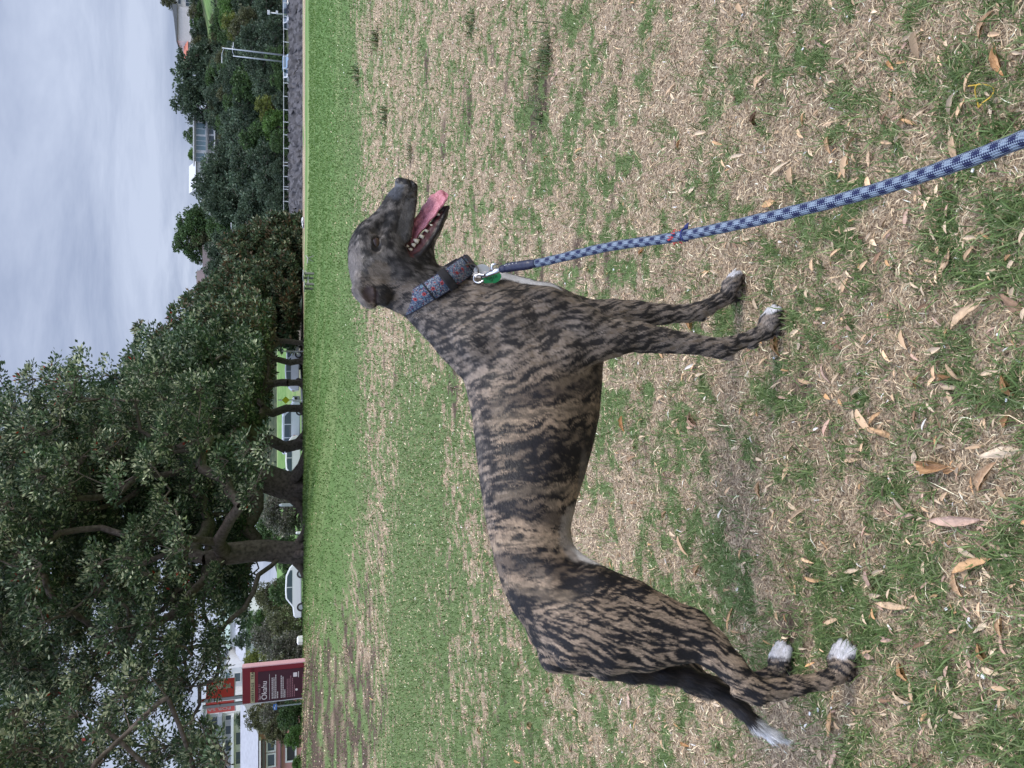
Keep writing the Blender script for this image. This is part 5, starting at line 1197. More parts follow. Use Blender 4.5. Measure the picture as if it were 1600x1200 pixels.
if want('litter'):
    LM = {k: leaf_material(k, v) for k, v in LEAFCOL.items()}
    shapes = [('flat', 1, .12, .02, .36, .0), ('curled', 2, .75, .16, .30, .0), ('folded', 3, .1, .10, .34, .55), ('narrow', 4, .25, .12, .20, .1), ('cupped', 5, .9, -.10, .42, .0), ('bent', 6, .2, .30, .26, .2)]
    meshes_l = {}
    def leaf_obj(p, L, yaw, tilt, shape, colr, label, roll=0.0):
        key = (shape, colr)
        if key not in meshes_l:
            sh = [s for s in shapes if s[0] == shape][0]; V, Fc = leaf_mesh(*sh[1:]); me = bpy.data.meshes.new('fallen_leaf'); me.from_pydata(V, [], Fc); me.polygons.foreach_set('use_smooth', [True]*len(me.polygons)); me.materials.append(LM[colr]); meshes_l[key] = me
        o = link(bpy.data.objects.new('fallen_leaf', meshes_l[key])); o.location = p; o.scale = (L, L, L); o.rotation_euler = (roll, tilt, yaw); tag(o, label, 'leaf', 'leaves fallen on the grass'); return o
    fixed = [(1222, 536, .070, 88, 'curled', 'orange brown', 'orange brown curled leaf lying against the near front paw of the greyhound'), (1320, 263, .052, 60, 'folded', 'orange brown', 'folded orange leaf on the thatch just right of the leash'),
             (1082, 298, .040, 20, 'flat', 'pale', 'flat pale oval leaf right of the red thread on the leash'), (906, 236, .060, 10, 'bent', 'orange brown', 'bent orange leaf standing up beside a grass tuft on the right'), (1192, 126, .055, 15, 'bent', 'tan', 'twisted tan leaf standing in the grass at the right'),
             (1221, 266, .075, 20, 'narrow', 'pale', 'long pale split leaf between the leash and the right edge'), (1568, 97, .062, 100, 'curled', 'orange brown', 'curled cream and orange leaf near the yellow string'), (1515, 495, .090, 30, 'bent', 'tan', 'long tan leaf curled on bare thatch below the front paws'),
             (1500, 812, .115, 10, 'narrow', 'pinkish brown', 'longest leaf, narrow and pinkish with dark spots, at the bottom'), (1566, 708, .075, 15, 'folded', 'pale', 'torn cream leaf near the bottom edge below the belly'), (1463, 725, .085, 0, 'cupped', 'orange brown', 'broad brown leaf with a pale rib lying under the belly'),
             (1549, 746, .070, 60, 'curled', 'tan', 'curled tan leaf beside the bare soil at the bottom'), (1420, 805, .052, 8, 'flat', 'pinkish brown', 'flat pinkish oval leaf left of the broad brown leaf'), (1357, 1022, .060, 5, 'flat', 'pinkish brown', 'pinkish leaf lying just in front of the near hind paw'),
             (1300, 1132, .060, 85, 'flat', 'orange brown', 'flat orange leaf to the left of the near hind paw'), (1305, 1186, .055, 75, 'flat', 'pinkish brown', 'pinkish leaf at the left edge behind the hind paws'), (1523, 884, .085, 30, 'bent', 'orange brown', 'crumpled orange leaf cluster by the bare soil patch'),
             (1535, 978, .045, 50, 'folded', 'pale', 'small folded pale leaf near the lower left corner'), (1400, 945, .085, 8, 'narrow', 'tan', 'long tan blade shaped leaf below the hind legs'), (1093, 890, .050, 60, 'cupped', 'tan', 'broad tan leaf on the grass under the flank'),
             (1190, 765, .045, 100, 'curled', 'tan', 'small curled tan leaf beneath the belly'), (1034, 622, .060, 20, 'bent', 'tan', 'bent tan leaf behind the elbow of the greyhound'), (1002, 656, .035, 10, 'flat', 'orange brown', 'small oval orange leaf behind the near elbow'),
             (1096, 586, .060, 8, 'narrow', 'pale', 'slim pale leaf behind the near foreleg'), (1145, 968, .075, 80, 'narrow', 'orange brown', 'long brown leaf beside the hock of the greyhound'), (1370, 655, .050, 40, 'bent', 'orange brown', 'small bent orange leaf with a stalk under the belly'),
             (1240, 700, .045, 50, 'curled', 'pale', 'small pale curl of leaf under the chest'), (1050, 142, .065, 20, 'narrow', 'tan', 'slim tan leaf on the dry turf at the right'), (1150, 700, .040, 15, 'folded', 'pale', 'little folded cream leaf behind the near front paw'),
             (1430, 1085, .055, 95, 'narrow', 'tan', 'slim tan leaf below the near hind paw'), (1545, 40, .050, 60, 'curled', 'tan', 'curled tan leaf in the lower right corner of the turf'), (1490, 215, .045, 100, 'narrow', 'pale', 'slim cream leaf just above the leash end')]
    for px, py, L, yaw, sh, colr, lab in fixed:
        L *= .82; p = ground_px(px, py); p[2] += L*.14; leaf_obj(tuple(p), L, R(yaw+90), R(random.Random(px).uniform(-12, 12)), sh, colr, lab, R(random.Random(py).uniform(-14, 14)))
    rl = np.random.default_rng(77); lx, ly, ls = [], [], []
    kinds = list(LEAFCOL); kp = [.38, .30, .14, .12, .06]
    def place_word(px, py):
        side = 'to the right of the leash' if py < 330 and px > 830 else ('in front of the greyhound' if py < 420 else ('under and beside the greyhound' if py < 1000 and px > 900 else ('around the hind paws' if px > 1100 else ('behind the tail' if py > 1040 else 'beyond the back of the greyhound'))))
        return side
    cnt = 0; pend = []
    while cnt < 268:
        d = .58*(4.6/.58)**(rl.random()**.8); t = rl.uniform(-.56, .56); x, y = t*d, d
        if d > 2 and t > 0 and rl.random() < .45: continue
        z = float(ground_z(np.array([x]), np.array([y]))[0]); w = np.array([x, y, z-CAMH]); dd = w@cF; px_ = 800-(w@cU)/dd*FPX; py_ = 600-(w@cR)/dd*FPX
        if not (470 < px_ < 1620 and -20 < py_ < 1220): continue
        k = kinds[rl.choice(5, p=kp)]; sh = shapes[rl.integers(0, 6)][0]; L = float(np.clip(rl.lognormal(math.log(.028), .35), .015, .065))
        pend.append((('small' if L < .028 else 'larger', k, sh, place_word(px_, py_)), d, (x, y, z+L*.10+.004), L, rl.uniform(0, 6.28), rl.normal()*.25, sh, k, rl.normal()*.25)); cnt += 1
    ORD = ['nearest', 'second nearest', 'third nearest', 'fourth nearest', 'fifth nearest', 'sixth nearest', 'seventh nearest', 'eighth nearest', 'ninth nearest', 'tenth nearest', 'eleventh nearest', 'twelfth nearest']
    pend.sort(key=lambda q: q[1]); from collections import Counter
    tot = Counter(q[0] for q in pend); seen = Counter()
    for q in pend:
        w_ = q[0]; lab = ('%s of the %s %s %s leaves %s' % ((ORD[min(seen[w_], 11)] if seen[w_] < tot[w_]-1 or seen[w_] > 9 else 'farthest',)+w_)) if tot[w_] > 1 else '%s %s %s fallen leaf lying %s' % w_
        seen[w_] += 1; leaf_obj(q[2], q[3], q[4], q[5], q[6], q[7], lab, q[8])
    # the rest of the litter
    n = 3200; d = .55*(13/.55)**rl.random(n); t = rl.uniform(-.68, .68, n); keep = (rl.random(n) < np.where((t > -.05) & (d > 2), .45, 1)) ; d, t = d[keep], t[keep]; n = len(d); x, y = t*d, d
    z = ground_z(x, y); sv, sf = leaf_mesh(9, .4, .12, .32, .1); sv = np.array(sv)[:45]; sq = np.array([f for f in sf if len(f) == 4 and max(f) < 45])
    L = np.maximum(rl.lognormal(math.log(.020), .4, n), .004*d)*.8; a = rl.uniform(0, 6.28, n); ta = rl.normal(0, .35, n); tb_ = rl.normal(0, .35, n)
    X = sv[None, :, 0]*L[:, None]; Yv = sv[None, :, 1]*L[:, None]; Z = sv[None, :, 2]*L[:, None]+X*ta[:, None]+Yv*tb_[:, None]
    V = np.stack([x[:, None]+X*np.cos(a)[:, None]-Yv*np.sin(a)[:, None], y[:, None]+X*np.sin(a)[:, None]+Yv*np.cos(a)[:, None], z[:, None]+Z+L[:, None]*.12+.006], 2).reshape(-1, 3)
    cc = np.array(list(LEAFCOL.values())+[(.60, .57, .52)]); ci = rl.choice(6, n, p=[.30, .38, .08, .13, .06, .05]); col = cc[ci]*np.exp(rl.normal(0, .2, n))[:, None]
    Fq = (sq[None]+np.arange(n)[:, None, None]*45).reshape(-1, 4)
    o = arr_mesh('leaf_litter', V, [Fq], attr_mat('litter', .7, .2), cols=np.repeat(np.clip(col, 0, 1), 45, 0)); tag(o, 'scraps of dry leaf and pale bark scattered through the turf', 'leaf litter', kind='stuff')
    # white flecks of shell and feather
    fm = MB(); rf = random.Random(3)
    for k in range(60):
        px_, py_ = rf.uniform(560, 1600), rf.uniform(0, 1200); p = ground_px(px_, py_)+np.array([0, 0, .006]); s_ = rf.uniform(.002, .0055)*(1+.3*p[1]); a = rf.uniform(0, 3.14)
        fm.box(p, (s_, s_*rf.uniform(.4, .9), s_*.25), a)
    o = fm.build('shell_flecks', pmat('shell', (.75, .75, .76), .6)); tag(o, 'tiny white flecks of shell strewn over the turf', 'shell flecks', kind='stuff')
    # coarse dark tufts
    tuftm = attr_mat('tuft_blade', .5, .3, .25)
    tufts = [(738, 40, .13, 70, 'loose dark olive grass tuft near the right edge'), (856, 84, .15, 95, 'largest coarse grass tuft, dark olive, at the right'), (838, 118, .14, 75, 'coarse tuft with straw coloured blades touching the largest tuft'), (590, 60, .13, 90, 'small dark tuft farther off at the right'), (560, 120, .12, 70, 'distant dark tuft on the green band'), (845, 178, .10, 60, 'low dark tuft beside the bent orange leaf'),
             (642, 235, .10, 60, 'dark tuft above the nose of the greyhound'), (604, 180, .12, 70, 'dark tuft on the pale turf above the nose')]
    for px_, py_, hgt, nb, lab in tufts:
        p = ground_px(px_, py_); r_ = np.random.default_rng(px_); a = r_.uniform(0, 6.28, nb); lean = np.abs(r_.normal(.9, .45, nb)); L = hgt*.6*np.exp(r_.normal(0, .3, nb))*(.6+.1*p[1])
        b = np.stack([r_.normal(0, .020*p[1]**.5, nb), r_.normal(0, .020*p[1]**.5, nb), np.zeros(nb)], 1); u = np.stack([np.cos(a), np.sin(a), np.zeros(nb)], 1)
        mid = b+u*(np.sin(lean)*L*.5)[:, None]+np.array([0, 0, 1])*(np.cos(lean)*L*.5)[:, None]; tip = mid+u*(np.sin(lean*1.9)*L*.5)[:, None]+np.array([0, 0, 1])*(np.cos(np.minimum(lean*1.9, 1.9))*L*.5)[:, None]
        w = np.stack([-np.sin(a), np.cos(a), np.zeros(nb)], 1)*(max(.0012, .0007*p[1])); V = np.stack([b-w, b+w, mid+w, mid-w, tip], 1).reshape(-1, 3); i = np.arange(nb)*5
        col = mixcol(r_, nb, [(.07, .12, .035), (.05, .085, .03), (.12, .15, .06), (.26, .21, .12)]) if nb != 75 else mixcol(r_, nb, [(.30, .25, .16), (.22, .18, .10), (.10, .13, .05)])
        o = arr_mesh('grass_tuft', V, [np.stack([i, i+1, i+2, i+3], 1), np.stack([i+3, i+2, i+4], 1)], tuftm, cols=np.repeat(col, 5, 0)); o.location = p; tag(o, lab, 'grass tuft', 'coarse tufts in the lawn')
    c = ground_px(1543, 150); yl = MB(); pts = [c+np.array([math.cos(a)*.017*(1+.1*math.sin(3*a)), math.sin(a)*.015, .010+.006*math.sin(a*2+1)]) for a in np.linspace(0, 6.6, 30)]+[c+np.array([.018, .004, .012])+np.array([0, .0012*k, .0015*k]) for k in range(1, 9)]
    yl.tube(pts, .0011, 6); o = yl.build('string_loop', pmat('yellow_string', (.60, .40, .06), .5), None, True); tag(o, 'thin yellow string loop lying on the dry turf above the leash', 'string')
# ------------------------------------------------------------------ road, rock wall, houses, vehicles, signs
def gz1(x, y): return float(ground_z(np.array([float(x)]), np.array([float(y)]))[0])
def strip(name, pts, w, z, mat):
    m = MB(); P = [np.array(p, float) for p in pts]; L, Rr = [], []
    for i, p in enumerate(P):
        d = P[min(i+1, len(P)-1)]-P[max(i-1, 0)]; d /= np.linalg.norm(d); n = np.array([-d[1], d[0]]); L.append((*(p+n*w/2), z[i])); Rr.append((*(p-n*w/2), z[i]))
    m.add(L+Rr, [(i, i+1, len(P)+i+1, len(P)+i) for i in range(len(P)-1)]); o = m.build(name, mat); tag(o, kind='structure'); return o
def text_mesh(name, txt, size, mat, parent, loc, rotx=R(90), extr=.003, spacing=1.0, align='LEFT', rotz=0.0, roty=0.0):
    cu = bpy.data.curves.new(name, 'FONT'); cu.body = txt; cu.size = size; cu.extrude = extr; cu.space_character = spacing; cu.align_x = align
    tmp = bpy.data.objects.new(name, cu); me = bpy.data.meshes.new_from_object(tmp); me.name = name; bpy.data.objects.remove(tmp); bpy.data.curves.remove(cu)
    me.materials.clear(); me.materials.append(mat); o = link(bpy.data.objects.new(name, me), parent); o.location = loc; o.rotation_euler = (rotx, roty, rotz); return o
if want('far'):
    asphalt = pmat('asphalt', (.055, .055, .058), .9, noise=.2, nscale=3)
    strip('road', [(-60, 52), (-30, 58), (-5, 68), (4, 82), (10, 101.5), (16, 112), (34, 114), (90, 116)], 7, [.04, .04, .04, .35, 1.5, 1.36, 1.36, 1.36], asphalt)
    wat = pmat('water', (.03, .05, .055), .08, noise=.1, nscale=.3, bump=.2); m = MB(); m.add([(6, 77, -1.25), (160, 77, -1.25), (160, 108, -1.25), (6, 108, -1.25)], [(0, 1, 2, 3)]); tag(m.build('water', wat), kind='structure')
    # rock wall
    rmat = bpy.data.materials.new('rock'); rmat.use_nodes = True; t = rmat.node_tree; b = t.nodes['Principled BSDF']; b.inputs['Roughness'].default_value = .85
    g_ = N(t, 'ShaderNodeNewGeometry'); vo = N(t, 'ShaderNodeTexVoronoi'); vo.inputs['Scale'].default_value = 2.2; t.links.new(g_.outputs['Position'], vo.inputs['Vector'])
    sp = N(t, 'ShaderNodeSeparateColor'); t.links.new(vo.outputs['Color'], sp.inputs[0]); rp_ = N(t, 'ShaderNodeValToRGB'); rp_.color_ramp.elements[0].color = (.018, .017, .020, 1); rp_.color_ramp.elements[1].color = (.095, .09, .097, 1); t.links.new(sp.outputs[0], rp_.inputs[0]); t.links.new(rp_.outputs[0], b.inputs['Base Color'])
    xs_ = np.arange(7, 75, .28); us = np.linspace(0, 1, 12); gx_, gu = np.meshgrid(xs_, us); fx_, fu = gx_.ravel(), gu.ravel(); r_ = np.random.default_rng(2)
    bank = smooth(16, 7, fx_); zt_ = 1.42; V = np.stack([fx_, 104.2+fu*4.3-bank*14, -1.3+fu*(zt_+1.3)], 1); V += r_.normal(0, .13, V.shape)*np.array([1, 1, .8]); nx_ = len(xs_); ii = (np.arange(11)[:, None]*nx_+np.arange(nx_-1)[None]).ravel()
    o = arr_mesh('rock_wall', V, [np.stack([ii, ii+1, ii+nx_+1, ii+nx_], 1)], rmat); tag(o, 'long sloping wall of dark grey boulders below the coast road railing', 'rock wall')
    white = pmat('white_paint', (.72, .73, .74), .5); greym = pmat('galvanised', (.42, .46, .50), .45, metal=.3); glass = pmat('window_glass', (.06, .09, .11), .12, spec=.6); dark = pmat('dark_trim', (.025, .025, .028), .6)
    # roadside railing: posts and one rail
    fe = empty('railing', (30, 109, 1.42)); tag(fe, 'long low white railing with evenly spaced posts along the top of the boulders', 'railing')
    pys = [5, 26, 46, 66, 88, 108, 130, 151, 172, 191, 211, 232, 254, 259, 276, 292, 296, 315, 333, 350]
    Xs = [at_y(450, p, 109)[0]-30 for p in pys]
    for x_ in Xs: MB().box((x_, 0, .33), (.10, .10, .72)).build('post', white, fe)
    rl_ = MB(); rl_.tube([(x_, -.1, .62) for x_ in sorted(Xs)], .03, 6); rl_.build('rail', white, fe)
    # far driftwood and pale stones at the water's edge
    for (px_, py_, w, lab) in ((474, 345, .7, 'pale rock at the edge of the turf beside the rock wall'), (475, 352, .5, 'second pale rock, smaller, at the edge of the turf'), (478, 349, .5, 'dark clump of weed beside the pale rocks')):
        p = at_y(px_, py_, 66); bm = bmesh.new(); bmesh.ops.create_icosphere(bm, subdivisions=2, radius=w*.5); rr2 = random.Random(py_)
        for v in bm.verts: v.co *= rr2.uniform(.75, 1.1); v.co.z *= .5
        me = bpy.data.meshes.new('shore_rock'); bm.to_mesh(me); bm.free(); me.materials.append(pmat('pale_rock', (.5, .5, .5), .8) if py_ != 349 else dark); o = link(bpy.data.objects.new('shore_rock', me)); o.location = (p[0], 66, gz1(p[0], 66)+.08); tag(o, lab, 'rock')
    # ---- lamp posts
    def lamp(px_top, px_bot, py_, Y, arm, lab, arm2=None, thick=.11):
        b_ = at_y(px_bot, py_, Y); tz = at_y(px_top, py_, Y)[2]; T = empty('street_lamp', tuple(b_)); tag(T, lab, 'street lamp', 'lamp posts by the coast road'); h = tz-b_[2]
        m = MB(); m.tube([(0, 0, 0), (0, 0, h*.5), (0, 0, h)], [thick*1.25, thick, thick*.7], 8); m.build('pole', greym, T, True)
        for a_, dz in ((arm, .97),)+(((arm2, .80),) if arm2 else ()):
            m = MB(); m.tube([(0, 0, h*dz), (a_*.5, -.2, h*dz+.25), (a_, -.4, h*dz+.3)], .05, 6); ar = m.build('arm', greym, T, True); MB().box((a_*1.12, -.4, h*dz+.28), (abs(a_)*.3+.35, .25, .12)).build('lamp_head', white, ar)
    lamp(347, 450, 87, 118, -1.7, 'taller of the two grey lamp posts standing together by the road', .5)
    lamp(364, 447, 97, 122, 0.9, 'shorter grey lamp post just left of the tallest one')
    lamp(362, 448, 366, 120, .8, 'single grey lamp post rising behind the end of the tree row')
    p = at_y(448, 23, 110); T = empty('camera_pole', tuple(p)); tag(T, 'short white pole with a pale box on top beside the road', 'pole'); h = at_y(420, 23, 110)[2]-p[2]; m = MB(); m.tube([(0, 0, 0), (0, 0, h)], .09, 8); m.build('pole', white, T, True); MB().box((0, 0, h), (.5, .4, .35)).build('box_head', white, T, bevel=.04); MB().box((.1, -.15, h*.55), (.35, .2, .3)).build('cabinet', white, T)
    # ---- vehicles
    def vehicle(name, lab, x, y, rz, L, Wd, Hh, paint, kind='hatch', z=None, group='vehicles parked and passing beyond the trees', cat='car'):
        z = gz1(x, y) if z is None else z; T = empty(name, (x, y, z), rz); tag(T, lab, cat, group)
        pm = pmat('paint_'+name, paint, .25, spec=.6); wr = .32
        if kind == 'hatch': prof = [(-.5, .18), (-.5, .46), (-.47, .58), (-.30, .63), (-.14, .97), (.02, 1.0), (.28, .97), (.43, .78), (.49, .62), (.5, .40), (.48, .18)]; cab = [(-.275, .64), (-.135, .93), (.02, .955), (.26, .93), (.405, .76), (.41, .64)]
        else: prof = [(-.5, .16), (-.5, .42), (-.46, .52), (-.36, .56), (-.26, .92), (-.20, .99), (.46, 1.0), (.5, .94), (.5, .16)]; cab = [(-.35, .57), (-.245, .90), (.42, .93), (.45, .57)]
        m = MB(); m.prism([(a*L, b*Hh) for a, b in prof], -Wd/2, Wd/2); body = m.build('body', pm, T, bevel=.07)
        for sd_ in (-1, 1):
            n = 2 if kind == 'hatch' else 3; xs2 = np.linspace(cab[0][0], cab[-1][0], 40)
            top = lambda v: np.interp(v, [c[0] for c in cab], [c[1] for c in cab]); bot = cab[0][1]
            cuts = np.linspace(cab[0][0]+.02, cab[-1][0]-.02, n+1)
            for k in range(n):
                a, b_ = cuts[k]+.008, cuts[k+1]-.008; poly = [(a*L, bot*Hh+.02)]+[(v*L, (top(v)-.03)*Hh) for v in np.linspace(a, b_, 6) if top(v)-.03 > bot+.03]+[(b_*L, bot*Hh+.02)]
                if len(poly) > 3: MBp = MB(); MBp.prism(poly, sd_*(Wd/2+.006)-.006, sd_*(Wd/2+.006)+.006); MBp.build('side_window', glass, T)
            for wx in (-.31, .30):
                m = MB(); m.tube([(wx*L, sd_*(Wd/2-.20), wr), (wx*L, sd_*(Wd/2+.02), wr)], wr, 18); w_ = m.build('wheel', dark, T); m = MB(); m.tube([(wx*L, sd_*(Wd/2+.015), wr), (wx*L, sd_*(Wd/2+.035), wr)], wr*.6, 12); m.build('rim', greym, w_)
            MB().box((-L*.492, sd_*Wd*.36, Hh*.46), (.10, Wd*.18, Hh*.09)).build('headlight', white, T, bevel=.02); MB().box((L*.495, sd_*Wd*.40, Hh*.5), (.06, Wd*.12, Hh*.14)).build('tail_light', pmat('tail_red', (.35, .02, .02), .3), T)
        # wind screen and rear screen lie on the slopes of the body
        def screen(nm, i0, i1, pr):
            (xa, za), (xb, zb) = pr[i0], pr[i1]; xa, xb, za, zb = xa*L, xb*L, za*Hh, zb*Hh; d = np.array([xb-xa, zb-za]); d /= np.linalg.norm(d); nn = np.array([-d[1], d[0]]); nn = nn if nn[1] > 0 else -nn
            a = np.array([xa, za])+d*.06+nn*.012; b_ = np.array([xb, zb])-d*.06+nn*.012; w2 = Wd/2-.12; m = MB(); vs = []
            for o_ in (0, .01):
                for (q, yy) in ((a, -w2), (a, w2), (b_, w2*.94), (b_, -w2*.94)): vs.append((q[0]+nn[0]*o_, yy, q[1]+nn[1]*o_))
            m.add(vs, [(0, 1, 2, 3), (7, 6, 5, 4), (0, 4, 5, 1), (1, 5, 6, 2), (2, 6, 7, 3), (3, 7, 4, 0)]); m.build(nm, glass, T)
        if kind == 'hatch': screen('windscreen', 3, 4, prof); screen('rear_window', 6, 7, prof)
        else: screen('windscreen', 3, 4, prof)
        MB().box((-L*.497, 0, Hh*.36), (.05, Wd*.45, Hh*.10)).build('grille', dark, T)
        return T
    def vx(py_, Y): return at_y(462, py_, Y)[0]
    vehicle('parked_car', 'white hatchback parked behind the grass between the sign and the nearest trunk', vx(922, 62), 62, R(12), 4.1, 1.72, 1.50, (.72, .74, .78), z=0.0)
    vehicle('parked_van', 'large white people carrier parked between two dark trunks', vx(664, 66), 66, R(165), 4.6, 1.8, 1.75, (.70, .74, .80), 'van', z=.05, cat='van')
    vehicle('parked_car', 'white car half hidden behind drooping twigs and the hollow trunk', vx(722, 64), 64, R(10), 4.2, 1.75, 1.45, (.74, .75, .77), z=.05)
    vehicle('parked_car', 'pale silver car seen between two thin trunks', vx(577, 72), 72, R(185), 4.0, 1.7, 1.5, (.60, .64, .72), z=.1)
    vehicle('parked_car', 'white car small in the gap beside the leaning trunk', vx(556, 74), 74, R(180), 3.4, 1.7, 1.4, (.72, .73, .75), z=.1)
    for py_, Y, rz, L, H_, c, lab, kd in ((12, 113, 96, 4.4, 1.5, (.03, .035, .05), 'black car on the coast road at the picture edge', 'hatch'), (30, 115, 84, 4.2, 1.45, (.40, .41, .44), 'white car behind the pale camera pole', 'hatch'), (100, 113, 82, 4.0, 1.5, (.22, .32, .45), 'pale blue car beside the lamp post feet', 'hatch'),
                                     (114, 118, 80, 3.8, 1.45, (.66, .67, .69), 'white car following the pale blue car', 'hatch'), (464, 97, 170, 4.2, 1.4, (.5, .55, .62), 'silver car under the low branches by the rock wall', 'hatch'), (478, 90, 168, 4.2, 1.4, (.62, .66, .72), 'pale car in the shade left of the picnic bench', 'hatch')):
        x_ = at_y(450, py_, Y)[0]; vehicle('passing_car', lab, x_, Y, R(rz), L, 1.75, H_, c, kd, z=.75 if Y > 100 else gz1(x_, Y)+.02)
    # ---- roadside signs and posts
    sx = lambda px_, py_, Y: at_y(px_, py_, Y)
    p = sx(472, 625, 60); T = empty('road_sign', (p[0], 60, gz1(p[0], 60))); tag(T, 'yellow diamond warning sign on a thin white post between the trunks', 'road sign'); h = sx(437, 625, 60)[2]-T.location[2]
    m = MB(); m.tube([(0, 0, 0), (0, 0, h+.1)], .045, 8); m.build('post', white, T); zc0 = sx(446.5, 625, 60)[2]-T.location[2]; m = MB(); s_ = .29; m.prism([(0, zc0-s_), (s_, zc0), (0, zc0+s_), (-s_, zc0)], -.07, -.05); m.build('panel', pmat('sign_yellow', (.75, .75, .02), .4), T)
    for (px0, px1, py_, Y, w, lab) in ((440, 470, 549, 66, .05, 'slim white post beside the fork of a dark trunk'), (436, 464, 788, 58, .12, 'short grey post right of the hollow trunk'), (462, 474, 832, 58, .10, 'low white post near the roots of the nearest tree'), (464, 474, 1000, 50, .30, 'low white bollard in front of the twiggy shrubs')):
        p = sx(px1, py_, Y); zg = gz1(p[0], Y); h = sx(px0, py_, Y)[2]-zg; m = MB(); m.tube([(0, 0, 0), (0, 0, h*.9), (0, 0, h)], [w, w, w*.5], 8); o = m.build('bollard' if w > .2 else 'roadside_post', white if w != .12 else greym); o.location = (p[0], Y, zg); tag(o, lab, 'bollard' if w > .2 else 'post')
    # ---- maroon park sign
    Ys = 18.0; pa = sx(472, 1089, Ys); pb = sx(471, 1031, Ys); W_ = abs(pb[0]-pa[0]); zg = gz1((pa[0]+pb[0])/2, Ys)-.12; ztop = sx(379, 1070, Ys)[2]; Hs = ztop-zg
    T = empty('park_sign', ((pa[0]+pb[0])/2, Ys, zg), R(-8)); tag(T, 'tall maroon park information board with white lettering standing on the rise', 'sign')
    maroon = pmat('maroon', (.20, .008, .020), .45); deep = pmat('deep_maroon', (.050, .006, .018), .4); cream = pmat('cream_strip', (.48, .44, .26), .5); wtxt = pmat('white_lettering', (.72, .68, .70), .5); ptxt = pmat('pink_lettering', (.42, .20, .24), .5); ink = pmat('black_lettering', (.01, .01, .01), .5)
    MB().box((0, 0, Hs/2), (W_, .16, Hs)).build('board', maroon, T, bevel=.006)
    for sgn, c in ((-1, (.62, .62, .66)), (1, (.72, .42, .46))): MB().box((sgn*(W_/2+.012), 0, Hs/2), (.024, .165, Hs)).build('edge_strip', pmat('edge_%d' % (sgn+1), c, .4), T)
    fy_ = -.08; pw = W_*.86; x0 = -W_/2
    MB().box((x0+pw/2+.002, fy_-.004, Hs*.385), (pw, .010, Hs*.77)).build('panel', deep, T)
    zs = Hs*.85; MB().box((x0+pw/2+.006, fy_-.006, zs), (pw, .014, Hs*.062)).build('title_strip', cream, T)
    text_mesh('title_lettering', 'HERITAGE  TRAIL', Hs*.056, ink, T, (x0+.05, fy_-.016, zs-Hs*.019), spacing=1.28)
    text_mesh('greeting', 'Nau mai ki', Hs*.052, ptxt, T, (x0+.06, fy_-.012, Hs*.735), spacing=1.15)
    text_mesh('place_name', 'Okahu', Hs*.115, wtxt, T, (x0+.055, fy_-.012, Hs*.640)); MB().box((x0+.055+Hs*.043, fy_-.012, Hs*.640+Hs*.098), (Hs*.05, .006, Hs*.009)).build('macron', wtxt, T)
    m = MB(); zz = Hs*.60; m.box((x0+pw*.48, fy_-.011, zz), (pw*.84, .004, Hs*.005)); rt = random.Random(8); m2 = MB()
    for (z0_, n_, wmax, mm_) in ((.560, 4, .85, m), (.425, 3, .80, m), (.335, 5, .74, m2), (.10, 4, .8, m2)):
        for k in range(n_):
            wl = wmax*(rt.uniform(.9, 1) if k < n_-1 else rt.uniform(.25, .6)); xx = .06; zl = Hs*(z0_-k*.027)
            while xx < pw*wl:      # words
                ww = rt.uniform(.02, .055); mm_.box((x0+xx+ww/2, fy_-.0105, zl), (ww, .003, Hs*(.0115 if mm_ is m else .008))); xx += ww+.010
    m.build('text_lines', wtxt, T); m2.build('small_text_lines', ptxt, T)
    m = MB(); m.tube([(x0+.20*W_+.05, fy_-.014, Hs*.195), (x0+.20*W_+.05, fy_-.009, Hs*.195)], .028, 16); m.box((x0+pw*.80, fy_-.0105, Hs*.215), (.10, .004, .085)); m.box((x0+pw*.80, fy_-.0105, Hs*.165), (.14, .004, .014)); m.build('emblems', wtxt, T)
    # small blue sign behind it
    p = sx(472, 1099, 30); T = empty('small_sign', (p[0], 30, gz1(p[0], 30))); tag(T, 'small blue sign with white marks peeping out left of the maroon board', 'sign'); z0 = sx(430, 1099, 30)[2]-T.location[2]
    m = MB(); m.tube([(0, 0, 0), (0, 0, z0+.1)], .03, 8); m.build('post', greym, T); MB().box((0, -.04, z0), (.22, .02, .13)).build('panel', pmat('sign_blue', (.06, .20, .62), .4), T); m = MB(); m.box((-.04, -.053, z0+.015), (.09, .004, .04)); m.box((.05, -.053, z0-.02), (.07, .004, .03)); m.build('marks', white, T)
    # agents' boards: two red panels in a V on a pale post
    Yf = 24.0; p = sx(372, 1089, Yf); T = empty('sale_board', (p[0], Yf, gz1(p[0], Yf))); tag(T, 'two red boards with white lettering set in a V on tall pale posts', 'sign board'); gzf = T.location[2]
    redm = pmat('board_red', (.85, .085, .065), .4); zt0, zb0 = sx(322, 1090, Yf)[2]-gzf, sx(366, 1090, Yf)[2]-gzf
    for (ox, zt1) in ((.0, zt0+.25), (-.20, zt0+.1)):
        m = MB(); m.box((ox, .03 if ox else 0, zt1/2), (.085, .085, zt1)); m.build('post', greym, T)
    for sgn, wd, rz in ((1, .52, R(24)), (-1, .58, R(-38))):
        P_ = bpy.data.objects.new('panel', None); m = MB(); cx = sgn*(wd/2+.06)-(0 if sgn > 0 else .0); ca, sa = math.cos(rz*1), math.sin(rz)
        M_ = Matrix.Rotation(rz, 3, 'Z'); ctr_ = Vector((sgn*.06, -.05, (zt0+zb0)/2))+M_ @ Vector((sgn*wd/2, 0, 0)); m.box(ctr_, (wd, .02, zt0-zb0), rz); pn = m.build('panel', redm, T)
        fr = MB(); fr.box(ctr_+Vector((0, .0, -(zt0-zb0)/2-.015)), (wd, .03, .03), rz); fr.build('frame', white, pn)
